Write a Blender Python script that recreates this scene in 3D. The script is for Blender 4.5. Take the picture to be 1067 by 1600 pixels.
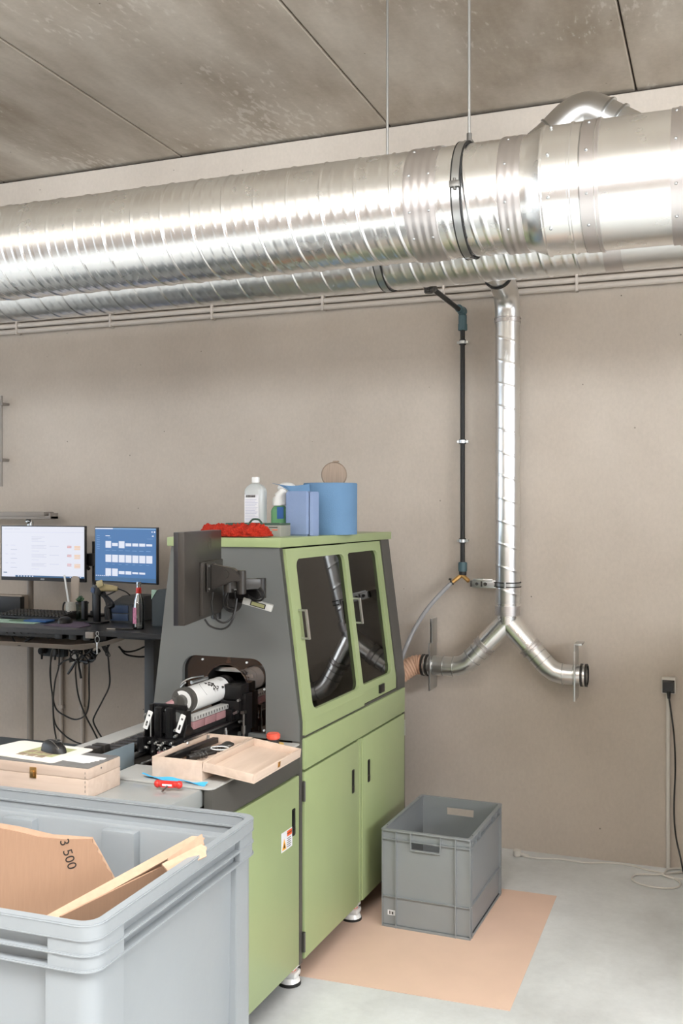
import bpy, bmesh, math, random
from math import sin, cos, pi, radians, sqrt, atan2
from mathutils import Vector, Matrix, noise
random.seed(7)
for o in list(bpy.data.objects): bpy.data.objects.remove(o)
SC = bpy.context.scene
COL = SC.collection

# ------------------------------------------------------------------ camera
YAW = radians(21.0); F = 1556.0; CH = 1.8
cam_d = bpy.data.cameras.new('camera'); cam = bpy.data.objects.new('camera', cam_d); COL.objects.link(cam)
cam.location = (0, 0, CH); cam.rotation_euler = (radians(90), 0, YAW)
cam_d.sensor_fit = 'VERTICAL'; cam_d.sensor_height = 36.0; cam_d.lens = F * 36 / 1600
cam_d.shift_y = -2 / 1600; cam_d.clip_start = 0.05
SC.camera = cam
# ------------------------------------------------------------------ view
SC.view_settings.view_transform = 'Standard'; SC.view_settings.look = 'None'
SC.view_settings.gamma = 1; SC.view_settings.use_curve_mapping = False
SC.view_settings.exposure = -0.2
# ------------------------------------------------------------------ sky and daylight
w = bpy.data.worlds.new('sky'); SC.world = w; w.use_nodes = True
w.node_tree.nodes['Background'].inputs[0].default_value = (0.72, 0.85, 1.0, 1)
w.node_tree.nodes['Background'].inputs[1].default_value = 4.0
def area(name, loc, target, sx, sy, power, col):
    d = bpy.data.lights.new(name, 'AREA'); d.shape = 'RECTANGLE'; d.size = sx; d.size_y = sy
    d.energy = power; d.color = col
    o = bpy.data.objects.new(name, d); COL.objects.link(o); o.location = loc
    o.rotation_euler = (Vector(target) - Vector(loc)).to_track_quat('-Z', 'Y').to_euler()
    return o
area('window_daylight', (0.5, -4.85, 2.9), (0.3, 5, 2.9), 8.0, 1.4, 720, (0.93, 0.97, 1.0))
area('window_daylight_low', (0.5, -4.85, 1.6), (0.3, 5, 1.6), 8.0, 1.2, 300, (0.52, 0.74, 1.0))
area('rooflight_daylight', (1.0, -0.6, 6.4), (0.0, 2.0, 0.0), 6.0, 2.6, 1380, (1.0, 0.995, 0.985))
area('side_window_daylight', (4.85, .6, 2.75), (-1.5, 3.0, 1.6), 4.5, 1.3, 300, (0.95, 0.98, 1.0))
sd = bpy.data.lights.new('sun', 'SUN'); sd.energy = 14; sd.angle = radians(1.0); sd.color = (1.0, .95, .88)
so = bpy.data.objects.new('sun', sd); COL.objects.link(so)
so.rotation_euler = Vector((-.18, .80, -.57)).to_track_quat('-Z', 'Y').to_euler()
#LIGHTS

# ------------------------------------------------------------------ a pixel of the 1067x1600 view on the plane y = Y
def ray(px, py):
    u = px - 533.5
    return Vector((-sin(YAW) * F + cos(YAW) * u, cos(YAW) * F + sin(YAW) * u, 798 - py))
def at(px, py, Y):
    r = ray(px, py); t = Y / r.y
    return Vector((r.x * t, Y, CH + r.z * t))
def atz(px, py, z):
    r = ray(px, py); t = (z - CH) / r.z
    return Vector((r.x * t, r.y * t, z))
def X(px, Y): return at(px, 798, Y).x

# ------------------------------------------------------------------ materials
def nodes(name):
    m = bpy.data.materials.new(name); m.use_nodes = True
    nt = m.node_tree; return m, nt, nt.nodes['Principled BSDF']
def rgb(*c):   # sRGB 0-255 to linear
    def f(v):
        v /= 255.0
        return v / 12.92 if v <= 0.04045 else ((v + 0.055) / 1.055) ** 2.4
    return (f(c[0]), f(c[1]), f(c[2]), 1)
def mat(name, c, rough=0.5, metal=0.0, var=0.06, scale=8.0, bump=0.0, bscale=60.0, stretch=(1, 1, 1), spec=0.5, coat=0.0, trans=0.0, rvar=0.0, alpha=1.0, sheen=0.0, emit=None, est=1.0):
    m, nt, b = nodes(name)
    N, L = nt.nodes, nt.links
    b.inputs['Base Color'].default_value = c
    b.inputs['Roughness'].default_value = rough; b.inputs['Metallic'].default_value = metal
    b.inputs['Specular IOR Level'].default_value = spec
    b.inputs['Coat Weight'].default_value = coat; b.inputs['Coat Roughness'].default_value = 0.1
    b.inputs['Transmission Weight'].default_value = trans; b.inputs['Alpha'].default_value = alpha
    b.inputs['Sheen Weight'].default_value = sheen
    if emit:
        b.inputs['Emission Color'].default_value = emit; b.inputs['Emission Strength'].default_value = est
    tc = N.new('ShaderNodeTexCoord'); mp = N.new('ShaderNodeMapping'); mp.inputs['Scale'].default_value = stretch
    L.new(tc.outputs['Object'], mp.inputs['Vector'])
    if var or rvar:
        nz = N.new('ShaderNodeTexNoise'); nz.inputs['Scale'].default_value = scale; nz.inputs['Detail'].default_value = 5
        L.new(mp.outputs[0], nz.inputs['Vector'])
        mr = N.new('ShaderNodeMapRange'); mr.inputs[3].default_value = 1 - var * 2; mr.inputs[4].default_value = 1 + var * 2
        L.new(nz.outputs[0], mr.inputs[0])
        mx = N.new('ShaderNodeVectorMath'); mx.operation = 'SCALE'; mx.inputs[0].default_value = c[:3]
        L.new(mr.outputs[0], mx.inputs['Scale']); L.new(mx.outputs[0], b.inputs['Base Color'])
        if rvar:
            r2 = N.new('ShaderNodeMapRange'); r2.inputs[3].default_value = max(0.02, rough - rvar); r2.inputs[4].default_value = rough + rvar
            L.new(nz.outputs[0], r2.inputs[0]); L.new(r2.outputs[0], b.inputs['Roughness'])
    if bump:
        n2 = N.new('ShaderNodeTexNoise'); n2.inputs['Scale'].default_value = bscale; n2.inputs['Detail'].default_value = 4
        L.new(mp.outputs[0], n2.inputs['Vector'])
        bp = N.new('ShaderNodeBump'); bp.inputs['Strength'].default_value = bump; bp.inputs['Distance'].default_value = 0.01
        L.new(n2.outputs[0], bp.inputs['Height']); L.new(bp.outputs[0], b.inputs['Normal'])
    return m

def concrete(name, c, c2, scale, stretch, pores=True, spots=None, fine=(26, 26, 9)):
    m, nt, b = nodes(name); N, L = nt.nodes, nt.links
    b.inputs['Roughness'].default_value = 0.85; b.inputs['Specular IOR Level'].default_value = 0.25
    tc = N.new('ShaderNodeTexCoord'); mp = N.new('ShaderNodeMapping'); mp.inputs['Scale'].default_value = stretch
    L.new(tc.outputs['Object'], mp.inputs[0])
    n1 = N.new('ShaderNodeTexNoise'); n1.inputs['Scale'].default_value = scale; n1.inputs['Detail'].default_value = 7; n1.inputs['Roughness'].default_value = .6
    L.new(mp.outputs[0], n1.inputs[0])
    cr = N.new('ShaderNodeValToRGB'); cr.color_ramp.elements[0].position = .32; cr.color_ramp.elements[1].position = .7
    cr.color_ramp.elements[0].color = c2; cr.color_ramp.elements[1].color = c
    L.new(n1.outputs[0], cr.inputs[0])
    # fine cloth-like grain
    mp2 = N.new('ShaderNodeMapping'); mp2.inputs['Scale'].default_value = fine
    L.new(tc.outputs['Object'], mp2.inputs[0])
    n2 = N.new('ShaderNodeTexNoise'); n2.inputs['Scale'].default_value = 3.0; n2.inputs['Detail'].default_value = 6; n2.inputs['Roughness'].default_value = .7
    L.new(mp2.outputs[0], n2.inputs[0])
    mr = N.new('ShaderNodeMapRange'); mr.inputs[1].default_value = .3; mr.inputs[2].default_value = .7; mr.inputs[3].default_value = .95; mr.inputs[4].default_value = 1.04
    L.new(n2.outputs[0], mr.inputs[0])
    v = N.new('ShaderNodeVectorMath'); v.operation = 'SCALE'; L.new(cr.outputs[0], v.inputs[0]); L.new(mr.outputs[0], v.inputs['Scale'])
    out = v.outputs[0]
    if pores:
        vo = N.new('ShaderNodeTexVoronoi'); vo.inputs['Scale'].default_value = 7.0; L.new(tc.outputs['Object'], vo.inputs[0])
        nn = N.new('ShaderNodeMath'); nn.operation = 'LESS_THAN'; nn.inputs[1].default_value = .028
        L.new(vo.outputs['Distance'], nn.inputs[0])
        mx = N.new('ShaderNodeMix'); mx.data_type = 'RGBA'; L.new(nn.outputs[0], mx.inputs[0]); L.new(out, mx.inputs[6])
        mx.inputs[7].default_value = (c2[0] * .45, c2[1] * .45, c2[2] * .45, 1); out = mx.outputs[2]
    if spots:
        n3 = N.new('ShaderNodeTexNoise'); n3.inputs['Scale'].default_value = 24; n3.inputs['Detail'].default_value = 3; n3.inputs['Roughness'].default_value = .5
        L.new(mp.outputs[0], n3.inputs[0])
        n4 = N.new('ShaderNodeTexNoise'); n4.inputs['Scale'].default_value = 1.1; L.new(tc.outputs['Object'], n4.inputs[0])
        ml = N.new('ShaderNodeMath'); ml.operation = 'MULTIPLY'; L.new(n3.outputs[0], ml.inputs[0]); L.new(n4.outputs[0], ml.inputs[1])
        g = N.new('ShaderNodeMapRange'); g.inputs[1].default_value = .36; g.inputs[2].default_value = .42; g.inputs[4].default_value = .5
        L.new(ml.outputs[0], g.inputs[0])
        mx = N.new('ShaderNodeMix'); mx.data_type = 'RGBA'; L.new(g.outputs[0], mx.inputs[0]); L.new(out, mx.inputs[6]); mx.inputs[7].default_value = spots; out = mx.outputs[2]
    L.new(out, b.inputs['Base Color'])
    bp = N.new('ShaderNodeBump'); bp.inputs['Strength'].default_value = .12; bp.inputs['Distance'].default_value = .003
    L.new(n2.outputs[0], bp.inputs['Height']); L.new(bp.outputs[0], b.inputs['Normal'])
    return m

def galv(name, rough=.22, c=(.80, .82, .83, 1), scale=22, dull=0.0):
    m, nt, b = nodes(name); N, L = nt.nodes, nt.links
    b.inputs['Metallic'].default_value = 1.0
    tc = N.new('ShaderNodeTexCoord')
    vo = N.new('ShaderNodeTexVoronoi'); vo.inputs['Scale'].default_value = scale * 2.2; L.new(tc.outputs['Object'], vo.inputs[0])
    nz = N.new('ShaderNodeTexNoise'); nz.inputs['Scale'].default_value = scale * .5; nz.inputs['Detail'].default_value = 6; L.new(tc.outputs['Object'], nz.inputs[0])
    sp = N.new('ShaderNodeSeparateColor'); L.new(vo.outputs['Color'], sp.inputs[0])
    ad = N.new('ShaderNodeMath'); ad.operation = 'ADD'; nz2 = N.new('ShaderNodeTexNoise'); nz2.inputs['Scale'].default_value = 14; L.new(tc.outputs['Object'], nz2.inputs[0]); L.new(nz2.outputs[0], ad.inputs[0]); L.new(nz.outputs[0], ad.inputs[1])
    r = N.new('ShaderNodeMapRange'); r.inputs[1].default_value = 0; r.inputs[2].default_value = 2; r.inputs[3].default_value = rough - .02; r.inputs[4].default_value = rough + .02
    L.new(ad.outputs[0], r.inputs[0]); L.new(r.outputs[0], b.inputs['Roughness'])
    cm = N.new('ShaderNodeMapRange'); cm.inputs[1].default_value = 0; cm.inputs[2].default_value = 2; cm.inputs[3].default_value = .97; cm.inputs[4].default_value = 1.03
    L.new(ad.outputs[0], cm.inputs[0])
    v = N.new('ShaderNodeVectorMath'); v.operation = 'SCALE'; v.inputs[0].default_value = c[:3]; L.new(cm.outputs[0], v.inputs['Scale'])
    L.new(v.outputs[0], b.inputs['Base Color'])
    n5 = N.new('ShaderNodeTexNoise'); n5.inputs['Scale'].default_value = 9; n5.inputs['Detail'].default_value = 3; L.new(tc.outputs['Object'], n5.inputs[0])
    bp = N.new('ShaderNodeBump'); bp.inputs['Strength'].default_value = .012; bp.inputs['Distance'].default_value = .01
    bp.inputs['Strength'].default_value = 0.0
    return m

def wood(name, c, c2, axis=0):
    m, nt, b = nodes(name); N, L = nt.nodes, nt.links
    b.inputs['Roughness'].default_value = .55
    tc = N.new('ShaderNodeTexCoord'); mp = N.new('ShaderNodeMapping')
    s = [14, 14, 14]; s[axis] = 1.6; mp.inputs['Scale'].default_value = s
    L.new(tc.outputs['Object'], mp.inputs[0])
    nz = N.new('ShaderNodeTexNoise'); nz.inputs['Scale'].default_value = 2.2; nz.inputs['Detail'].default_value = 5; nz.inputs['Distortion'].default_value = .6
    L.new(mp.outputs[0], nz.inputs[0])
    cr = N.new('ShaderNodeValToRGB'); cr.color_ramp.elements[0].color = c2; cr.color_ramp.elements[1].color = c
    cr.color_ramp.elements[0].position = .3; cr.color_ramp.elements[1].position = .62
    L.new(nz.outputs[0], cr.inputs[0]); L.new(cr.outputs[0], b.inputs['Base Color'])
    return m

def tinted(name, tint, gl=0.28, rough=.03, ior=1.5):
    m = bpy.data.materials.new(name); m.use_nodes = True; nt = m.node_tree; N, L = nt.nodes, nt.links
    N.remove(N['Principled BSDF']); out = N['Material Output']
    tr = N.new('ShaderNodeBsdfTransparent'); tr.inputs[0].default_value = tint
    g = N.new('ShaderNodeBsdfGlossy'); g.inputs['Roughness'].default_value = rough
    fr = N.new('ShaderNodeFresnel'); fr.inputs[0].default_value = ior
    ad = N.new('ShaderNodeMath'); ad.operation = 'ADD'; ad.inputs[1].default_value = gl; L.new(fr.outputs[0], ad.inputs[0])
    mx = N.new('ShaderNodeMixShader'); L.new(ad.outputs[0], mx.inputs[0]); L.new(tr.outputs[0], mx.inputs[1]); L.new(g.outputs[0], mx.inputs[2])
    L.new(mx.outputs[0], out.inputs[0])
    return m
def emis(name, c, s):
    return mat(name, (0.01, .01, .01, 1), .4, var=0, emit=c, est=s)

M = {}
M['wall'] = concrete('wall_concrete', rgb(196, 185, 173), rgb(180, 169, 157), 1.1, (1, 1, 1), fine=(20, 20, 13))
M['ceil'] = concrete('ceiling_concrete', rgb(206, 197, 184), rgb(158, 145, 129), 1.5, (1.6, .55, 1), spots=rgb(218, 212, 202), fine=(12, 12, 12))
M['whitewall'] = mat('white_painted_wall', rgb(228, 222, 214), .8, var=.02)
M['partition'] = mat('taupe_partition', rgb(112, 100, 92), .8, var=.03)
M['partition2'] = mat('beige_partition', rgb(146, 130, 118), .8, var=.03)
M['floor'] = concrete('floor_concrete', rgb(222, 224, 223), rgb(188, 189, 187), 1.6, (1, .8, 1), pores=False, fine=(9, 9, 9))
fb = M['floor'].node_tree.nodes['Principled BSDF']; fb.inputs['Roughness'].default_value = .38; fb.inputs['Specular IOR Level'].default_value = .4
M['gap'] = mat('joint_shadow_gap', rgb(60, 52, 44), .9)
M['conduit_paint'] = mat('grey_pvc', rgb(192, 183, 174), .5, var=.03)
M['white_pvc'] = mat('white_pvc', rgb(205, 200, 192), .45, var=.03)
M['galv'] = galv('galvanised_sheet', .27, (.88, .88, .87, 1))
M['galv2'] = galv('galvanised_sheet_dull', .30, (.74, .74, .73, 1))
M['galvtape'] = galv('aluminium_tape', .38, (.60, .57, .56, 1))
M['steel'] = mat('zinc_steel', rgb(190, 192, 192), .3, 1.0, .05)
M['steeld'] = mat('dull_steel', rgb(120, 118, 114), .42, 1.0, .08)
M['alu'] = mat('satin_aluminium', rgb(205, 206, 204), .32, 1.0, .03)
M['brass'] = mat('brass', rgb(214, 172, 110), .35, 1.0, .06)
M['rubber'] = mat('black_rubber', rgb(32, 31, 30), .6, var=.05)
M['black'] = mat('black_plastic', rgb(30, 29, 29), .42, var=.05)
M['blackm'] = mat('black_anodised', rgb(24, 23, 24), .32, .35, .06)
M['blacks'] = mat('black_satin', rgb(46, 43, 40), .35, var=.04)
M['cable'] = mat('black_cable', rgb(26, 25, 24), .4, var=.03)
M['grey'] = mat('graphite_powder_coat', rgb(104, 106, 104), .42, var=.02, bump=.05, bscale=400)
M['greyd'] = mat('dark_graphite_paint', rgb(76, 74, 70), .45, var=.02, bump=.05, bscale=400)
M['greytop'] = mat('grey_enamel_top', rgb(150, 152, 150), .14, var=.02)
M['greyplate'] = mat('grey_plate', rgb(178, 177, 173), .4, var=.02)
M['bluegrey'] = mat('bluegrey_paint', rgb(110, 122, 128), .45, var=.02)
M['green'] = mat('green_powder_coat', rgb(155, 169, 122), .34, var=.02, bump=.04, bscale=300)
M['slot'] = mat('black_recess', rgb(18, 18, 17), .35, var=0)
M['acryl'] = tinted('brown_acrylic', (.05, .028, .02, 1), .015, .02, 1.5)
M['acryl2'] = tinted('amber_brown_acrylic', (.62, .40, .26, 1), .10, .02, 1.5)
M['inner'] = mat('machine_interior', rgb(128, 98, 78), .6, var=.05)
M['white'] = mat('white_plastic', rgb(226, 226, 224), .4, var=.02)
M['whitec'] = mat('white_gloss_coat', rgb(236, 236, 234), .22, var=.01, coat=.4)
M['bin'] = mat('grey_bin_plastic', rgb(144, 149, 152), .38, var=.03, scale=3, bump=.05, bscale=30)
M['crate'] = mat('grey_crate_plastic', rgb(134, 138, 140), .42, var=.03, bump=.04, bscale=60)
M['wood'] = wood('light_plywood', rgb(202, 182, 166), rgb(190, 168, 151), 0)
M['woody'] = wood('light_plywood_long', rgb(212, 191, 174), rgb(200, 178, 160), 1)
M['card'] = mat('corrugated_cardboard', rgb(164, 131, 107), .8, var=.04, scale=3, stretch=(60, 60, 2), spec=.2)
M['cardl'] = mat('cardboard_cut_edge', rgb(186, 156, 132), .8, var=.07, scale=60, spec=.2)
M['paper'] = mat('brown_floor_paper', rgb(216, 186, 166), .75, var=.04, scale=5, bump=.12, bscale=6, spec=.2)
M['ink'] = mat('black_ink', rgb(40, 34, 30), .7, var=0)
M['blue'] = mat('blue_tissue', rgb(104, 138, 172), .85, var=.04, bump=.3, bscale=250, spec=.2)
M['bluel'] = mat('blue_tissue_light', rgb(128, 146, 180), .8, var=.04, bump=.3, bscale=250)
M['red'] = mat('red_chenille', rgb(196, 44, 18), .9, var=.2, scale=120, bump=1.0, bscale=220)
M['redp'] = mat('red_plastic', rgb(205, 48, 42), .3, var=.02)
M['orange'] = mat('orange_sticker', rgb(235, 100, 45), .5, var=0)
M['yellow'] = mat('yellow_disc', rgb(232, 195, 110), .45, var=0)
M['amber'] = mat('amber_triangle', rgb(240, 170, 40), .5, var=0)
M['salmon'] = mat('emergency_red', rgb(232, 96, 76), .35, var=0)
M['cyan'] = mat('cyan_cloth', rgb(70, 175, 225), .75, var=.05, bump=.3, bscale=300)
M['teal'] = mat('teal_coupling', rgb(72, 98, 104), .45, var=.04)
M['pink'] = mat('dusty_pink_block', rgb(160, 120, 122), .5, var=.08, scale=60)
M['hose'] = mat('clear_grey_hose', rgb(176, 176, 178), .2, var=.02, trans=.35)
M['tan'] = mat('tan_flex_hose', rgb(205, 165, 138), .45, var=.05)
M['desk'] = mat('black_desktop', rgb(46, 47, 50), .28, var=.04)
M['deskm'] = mat('charcoal_metal', rgb(62, 66, 70), .45, var=.03)
M['lampg'] = mat('lamp_grey', rgb(142, 134, 126), .45, var=.03)
M['tray'] = mat('beige_tray', rgb(170, 156, 142), .5, var=.03)
M['navy'] = mat('navy_printer', rgb(58, 78, 112), .4, var=.03)
M['clear'] = tinted('clear_glass', (.93, .95, .95, 1), .10, .03)
M['clearpl'] = mat('milky_plastic', rgb(222, 226, 226), .3, var=.01, trans=.45)
M['label'] = mat('paper_label', rgb(222, 222, 226), .6, var=.02)
M['lilac'] = mat('lilac_print', rgb(176, 176, 200), .6, var=.15, scale=200)
M['gliq'] = mat('green_liquid_bottle', rgb(110, 168, 120), .25, var=.05, trans=.2)
M['gbox'] = mat('dark_green_carton', rgb(60, 84, 70), .6, var=.05)
M['gcard'] = mat('grey_carton', rgb(150, 150, 142), .6, var=.05)
M['brownw'] = mat('striped_brown_wood', rgb(150, 132, 116), .6, var=.16, scale=5, stretch=(60, 2, 2))
M['leaf'] = mat('leaf_green', rgb(74, 104, 78), .5, var=.12)
M['cream'] = mat('cream_plastic', rgb(188, 174, 132), .4, var=.03)
M['tint'] = tinted('green_tinted_glass', (.35, .48, .42, 1), .06)
M['screenw'] = emis('screen_white', rgb(238, 240, 252), 1.0)
M['screenb'] = emis('screen_blue', rgb(52, 110, 170), 1.0)
M['ui_bar'] = emis('screen_taskbar', rgb(46, 96, 140), 1.0)
M['ui_or'] = emis('screen_orange', rgb(250, 190, 110), 1.0)
M['ui_gr'] = emis('screen_grey', rgb(205, 208, 222), 1.0)
M['ui_wh'] = emis('screen_tile', rgb(232, 236, 250), 1.0)
M['ui_lb'] = emis('screen_light_blue', rgb(120, 165, 210), 1.0)
M['bez'] = mat('monitor_bezel', rgb(34, 34, 38), .35, var=0)
M['monback'] = mat('monitor_back', rgb(52, 48, 44), .38, var=.03, bump=.05, bscale=500)
M['pad'] = mat('white_mouse_mat', rgb(232, 226, 216), .6, var=.02)
M['padg'] = mat('mat_print_green', rgb(176, 178, 130), .6, var=.15, scale=40)
M['padb'] = mat('mat_print_brown', rgb(150, 132, 110), .6, var=.2, scale=60)
M['slate'] = mat('slate_sheet', rgb(112, 110, 108), .4, var=.15, scale=18)
M['purple'] = mat('purple_mat', rgb(96, 80, 100), .7, var=.03)
M['bluep'] = mat('blue_pad', rgb(40, 90, 150), .6, var=.03)
M['mint'] = mat('mint_paper', rgb(170, 200, 182), .7, var=.03)
M['mug'] = mat('speckled_mug', rgb(190, 188, 180), .4, var=.15, scale=160)
M['cloth_floorcab'] = mat('petrol_cabinet', rgb(60, 68, 72), .5, var=.03)
M['socketw'] = mat('socket_plate', rgb(210, 205, 196), .45, var=.02)
M['scannerw'] = mat('pale_grey_plastic', rgb(190, 190, 186), .4, var=.02)
M['pinkl'] = mat('pink_label', rgb(190, 120, 150), .5, var=.25, scale=90)
M['olive'] = mat('olive_button', rgb(150, 150, 105), .5, var=.02)

# ------------------------------------------------------------------ mesh builder
def rr(x0, y0, x1, y1, r, n=6):
    pts = []
    for cx, cy, a0 in ((x1 - r, y0 + r, -90), (x1 - r, y1 - r, 0), (x0 + r, y1 - r, 90), (x0 + r, y0 + r, 180)):
        for i in range(n + 1):
            a = radians(a0 + 90 * i / n); pts.append((cx + r * cos(a), cy + r * sin(a)))
    return pts
def circ(cx, cy, r, n=32): return [(cx + r * cos(2 * pi * i / n), cy + r * sin(2 * pi * i / n)) for i in range(n)]
AX = {'xy': Matrix(((1, 0, 0, 0), (0, 1, 0, 0), (0, 0, 1, 0), (0, 0, 0, 1))),
      'xz': Matrix(((1, 0, 0, 0), (0, 0, 1, 0), (0, 1, 0, 0), (0, 0, 0, 1))),     # plate in XZ, thickness along +Y
      'yz': Matrix(((0, 0, 1, 0), (1, 0, 0, 0), (0, 1, 0, 0), (0, 0, 0, 1)))}     # plate in YZ, thickness along +X
def T(x=0, y=0, z=0): return Matrix.Translation((x, y, z))
def R(a, ax='Z'): return Matrix.Rotation(radians(a), 4, ax)
def crv(pts, n=6):
    P = [Vector(p) for p in pts]
    if len(P) < 3: return P
    Q = [P[0] * 2 - P[1]] + P + [P[-1] * 2 - P[-2]]; out = []
    for i in range(1, len(Q) - 2):
        a, b, c, d = Q[i - 1], Q[i], Q[i + 1], Q[i + 2]
        for k in range(n):
            t = k / n
            out.append(.5 * ((2 * b) + (c - a) * t + (2 * a - 5 * b + 4 * c - d) * t * t + (-a + 3 * b - 3 * c + d) * t ** 3))
    return out + [P[-1]]
class MB:
    def __init__(s): s.bm = bmesh.new()
    def merge(s, t, m=0, Mx=None):
        if Mx is not None: bmesh.ops.transform(t, matrix=Mx, verts=t.verts)
        bmesh.ops.recalc_face_normals(t, faces=t.faces)
        vm = {v: s.bm.verts.new(v.co) for v in t.verts}
        for f in t.faces:
            try:
                g = s.bm.faces.new([vm[v] for v in f.verts]); g.material_index = m if m is not None else f.material_index; g.smooth = True
            except ValueError: pass
        t.free(); return s
    def box(s, x0, x1, y0, y1, z0, z1, b=0.0, m=0, Mx=None, seg=2):
        t = bmesh.new(); bmesh.ops.create_cube(t, size=1)
        bmesh.ops.transform(t, matrix=T((x0 + x1) / 2, (y0 + y1) / 2, (z0 + z1) / 2) @ Matrix.Diagonal((abs(x1 - x0), abs(y1 - y0), abs(z1 - z0), 1)), verts=t.verts)
        if b: bmesh.ops.bevel(t, geom=t.edges[:], offset=b, segments=seg, affect='EDGES', profile=.6)
        return s.merge(t, m, Mx)
    def cyl(s, p0, p1, r, r2=None, n=24, m=0, b=0, Mx=None):
        p0, p1 = Vector(p0), Vector(p1); d = p1 - p0; r2 = r if r2 is None else r2
        t = bmesh.new(); bmesh.ops.create_cone(t, cap_ends=True, segments=n, radius1=r, radius2=r2, depth=d.length)
        if b: bmesh.ops.bevel(t, geom=[e for e in t.edges if len(e.link_faces) == 2 and any(len(f.verts) > 4 for f in e.link_faces)], offset=b, segments=2, affect='EDGES')
        q = d.to_track_quat('Z', 'Y').to_matrix().to_4x4()
        bmesh.ops.transform(t, matrix=T(*((p0 + p1) / 2)) @ q, verts=t.verts)
        return s.merge(t, m, Mx)
    def sph(s, c, r, sc=(1, 1, 1), m=0, u=20, Mx=None):
        t = bmesh.new(); bmesh.ops.create_uvsphere(t, u_segments=u, v_segments=max(6, u // 2), radius=r)
        bmesh.ops.transform(t, matrix=T(*c) @ Matrix.Diagonal((sc[0], sc[1], sc[2], 1)), verts=t.verts)
        return s.merge(t, m, Mx)
    def lathe(s, prof, Mx=None, n=32, m=0, closed=False):
        t = bmesh.new(); rings = []
        for r, z in prof:
            rings.append([t.verts.new((r * cos(2 * pi * i / n), r * sin(2 * pi * i / n), z)) for i in range(n)] if r > 1e-6 else [t.verts.new((0, 0, z))])
        if closed: rings.append(rings[0])
        for a, b in zip(rings, rings[1:]):
            for i in range(n):
                j = (i + 1) % n
                if len(a) == 1 and len(b) == 1: continue
                if len(a) == 1: t.faces.new((a[0], b[i], b[j]))
                elif len(b) == 1: t.faces.new((a[i], a[j], b[0]))
                else: t.faces.new((a[i], a[j], b[j], b[i]))
        return s.merge(t, m, Mx)
    def tube(s, pts, r, n=10, m=0, Mx=None, cap=True, rf=None, hollow=False):
        P = [Vector(p) for p in pts]; t = bmesh.new(); rings = []
        up = None
        for i, p in enumerate(P):
            d = (P[min(i + 1, len(P) - 1)] - P[max(i - 1, 0)])
            if d.length < 1e-9: continue
            d.normalize()
            if up is None:
                up = Vector((0, 0, 1)) if abs(d.z) < .9 else Vector((1, 0, 0))
            u = (up - d * up.dot(d))
            u.normalize(); v = d.cross(u); up = u
            rad = r if rf is None else rf(i, len(P))
            rings.append([t.verts.new(p + (u * cos(2 * pi * k / n) + v * sin(2 * pi * k / n)) * rad) for k in range(n)])
        for a, b in zip(rings, rings[1:]):
            for i in range(n):
                j = (i + 1) % n; t.faces.new((a[i], a[j], b[j], b[i]))
        if cap: t.faces.new(rings[0]); t.faces.new(rings[-1])
        return s.merge(t, m, Mx)
    def plate(s, outer, h, Mx=None, holes=(), m=0, b=0):
        t = bmesh.new(); es = []
        for loop in [outer] + list(holes):
            vs = [t.verts.new((p[0], p[1], 0)) for p in loop]
            es += [t.edges.new((vs[i], vs[(i + 1) % len(vs)])) for i in range(len(vs))]
        if holes: bmesh.ops.triangle_fill(t, edges=es, use_beauty=True)
        else: t.faces.new(t.verts[:])
        r = bmesh.ops.extrude_face_region(t, geom=t.faces[:])
        bmesh.ops.translate(t, verts=[g for g in r['geom'] if isinstance(g, bmesh.types.BMVert)], vec=(0, 0, h))
        if b:
            bmesh.ops.recalc_face_normals(t, faces=t.faces)
            ed = [e for e in t.edges if len(e.link_faces) == 2 and e.calc_face_angle(0) > .9]
            bmesh.ops.bevel(t, geom=ed, offset=b, segments=2, affect='EDGES')
        return s.merge(t, m, Mx)
    def grid(s, f, nu, nv, m=0, Mx=None, wrapu=False, wrapv=False):
        t = bmesh.new(); G = [[t.verts.new(f(i / nu, j / nv)) for j in range(nv + (0 if wrapv else 1))] for i in range(nu + (0 if wrapu else 1))]
        for i in range(nu):
            for j in range(nv):
                a, b = (i + 1) % len(G), (j + 1) % len(G[0])
                t.faces.new((G[i][j], G[a][j], G[a][b], G[i][b]))
        return s.merge(t, m, Mx)
    def sheet(s, f, nu, nv, h, m=0, Mx=None):       # a thin sheet with real thickness h
        t = bmesh.new(); G = [[t.verts.new(f(i / nu, j / nv)) for j in range(nv + 1)] for i in range(nu + 1)]
        for i in range(nu):
            for j in range(nv): t.faces.new((G[i][j], G[i + 1][j], G[i + 1][j + 1], G[i][j + 1]))
        bmesh.ops.recalc_face_normals(t, faces=t.faces)
        bmesh.ops.solidify(t, geom=t.faces[:], thickness=h)
        return s.merge(t, m, Mx)
    def text(s, body, size, Mx, m=0, depth=.0006, bold=False):
        c = bpy.data.curves.new('t', 'FONT'); c.body = body; c.size = size; c.extrude = depth; c.align_x = 'CENTER'; c.align_y = 'CENTER'
        if bold: c.offset = size * .02
        o = bpy.data.objects.new('t', c); COL.objects.link(o)
        dg = bpy.context.evaluated_depsgraph_get(); me = bpy.data.meshes.new_from_object(o.evaluated_get(dg))
        t = bmesh.new(); t.from_mesh(me); bpy.data.objects.remove(o); bpy.data.meshes.remove(me); bpy.data.curves.remove(c)
        return s.merge(t, m, Mx)

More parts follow.
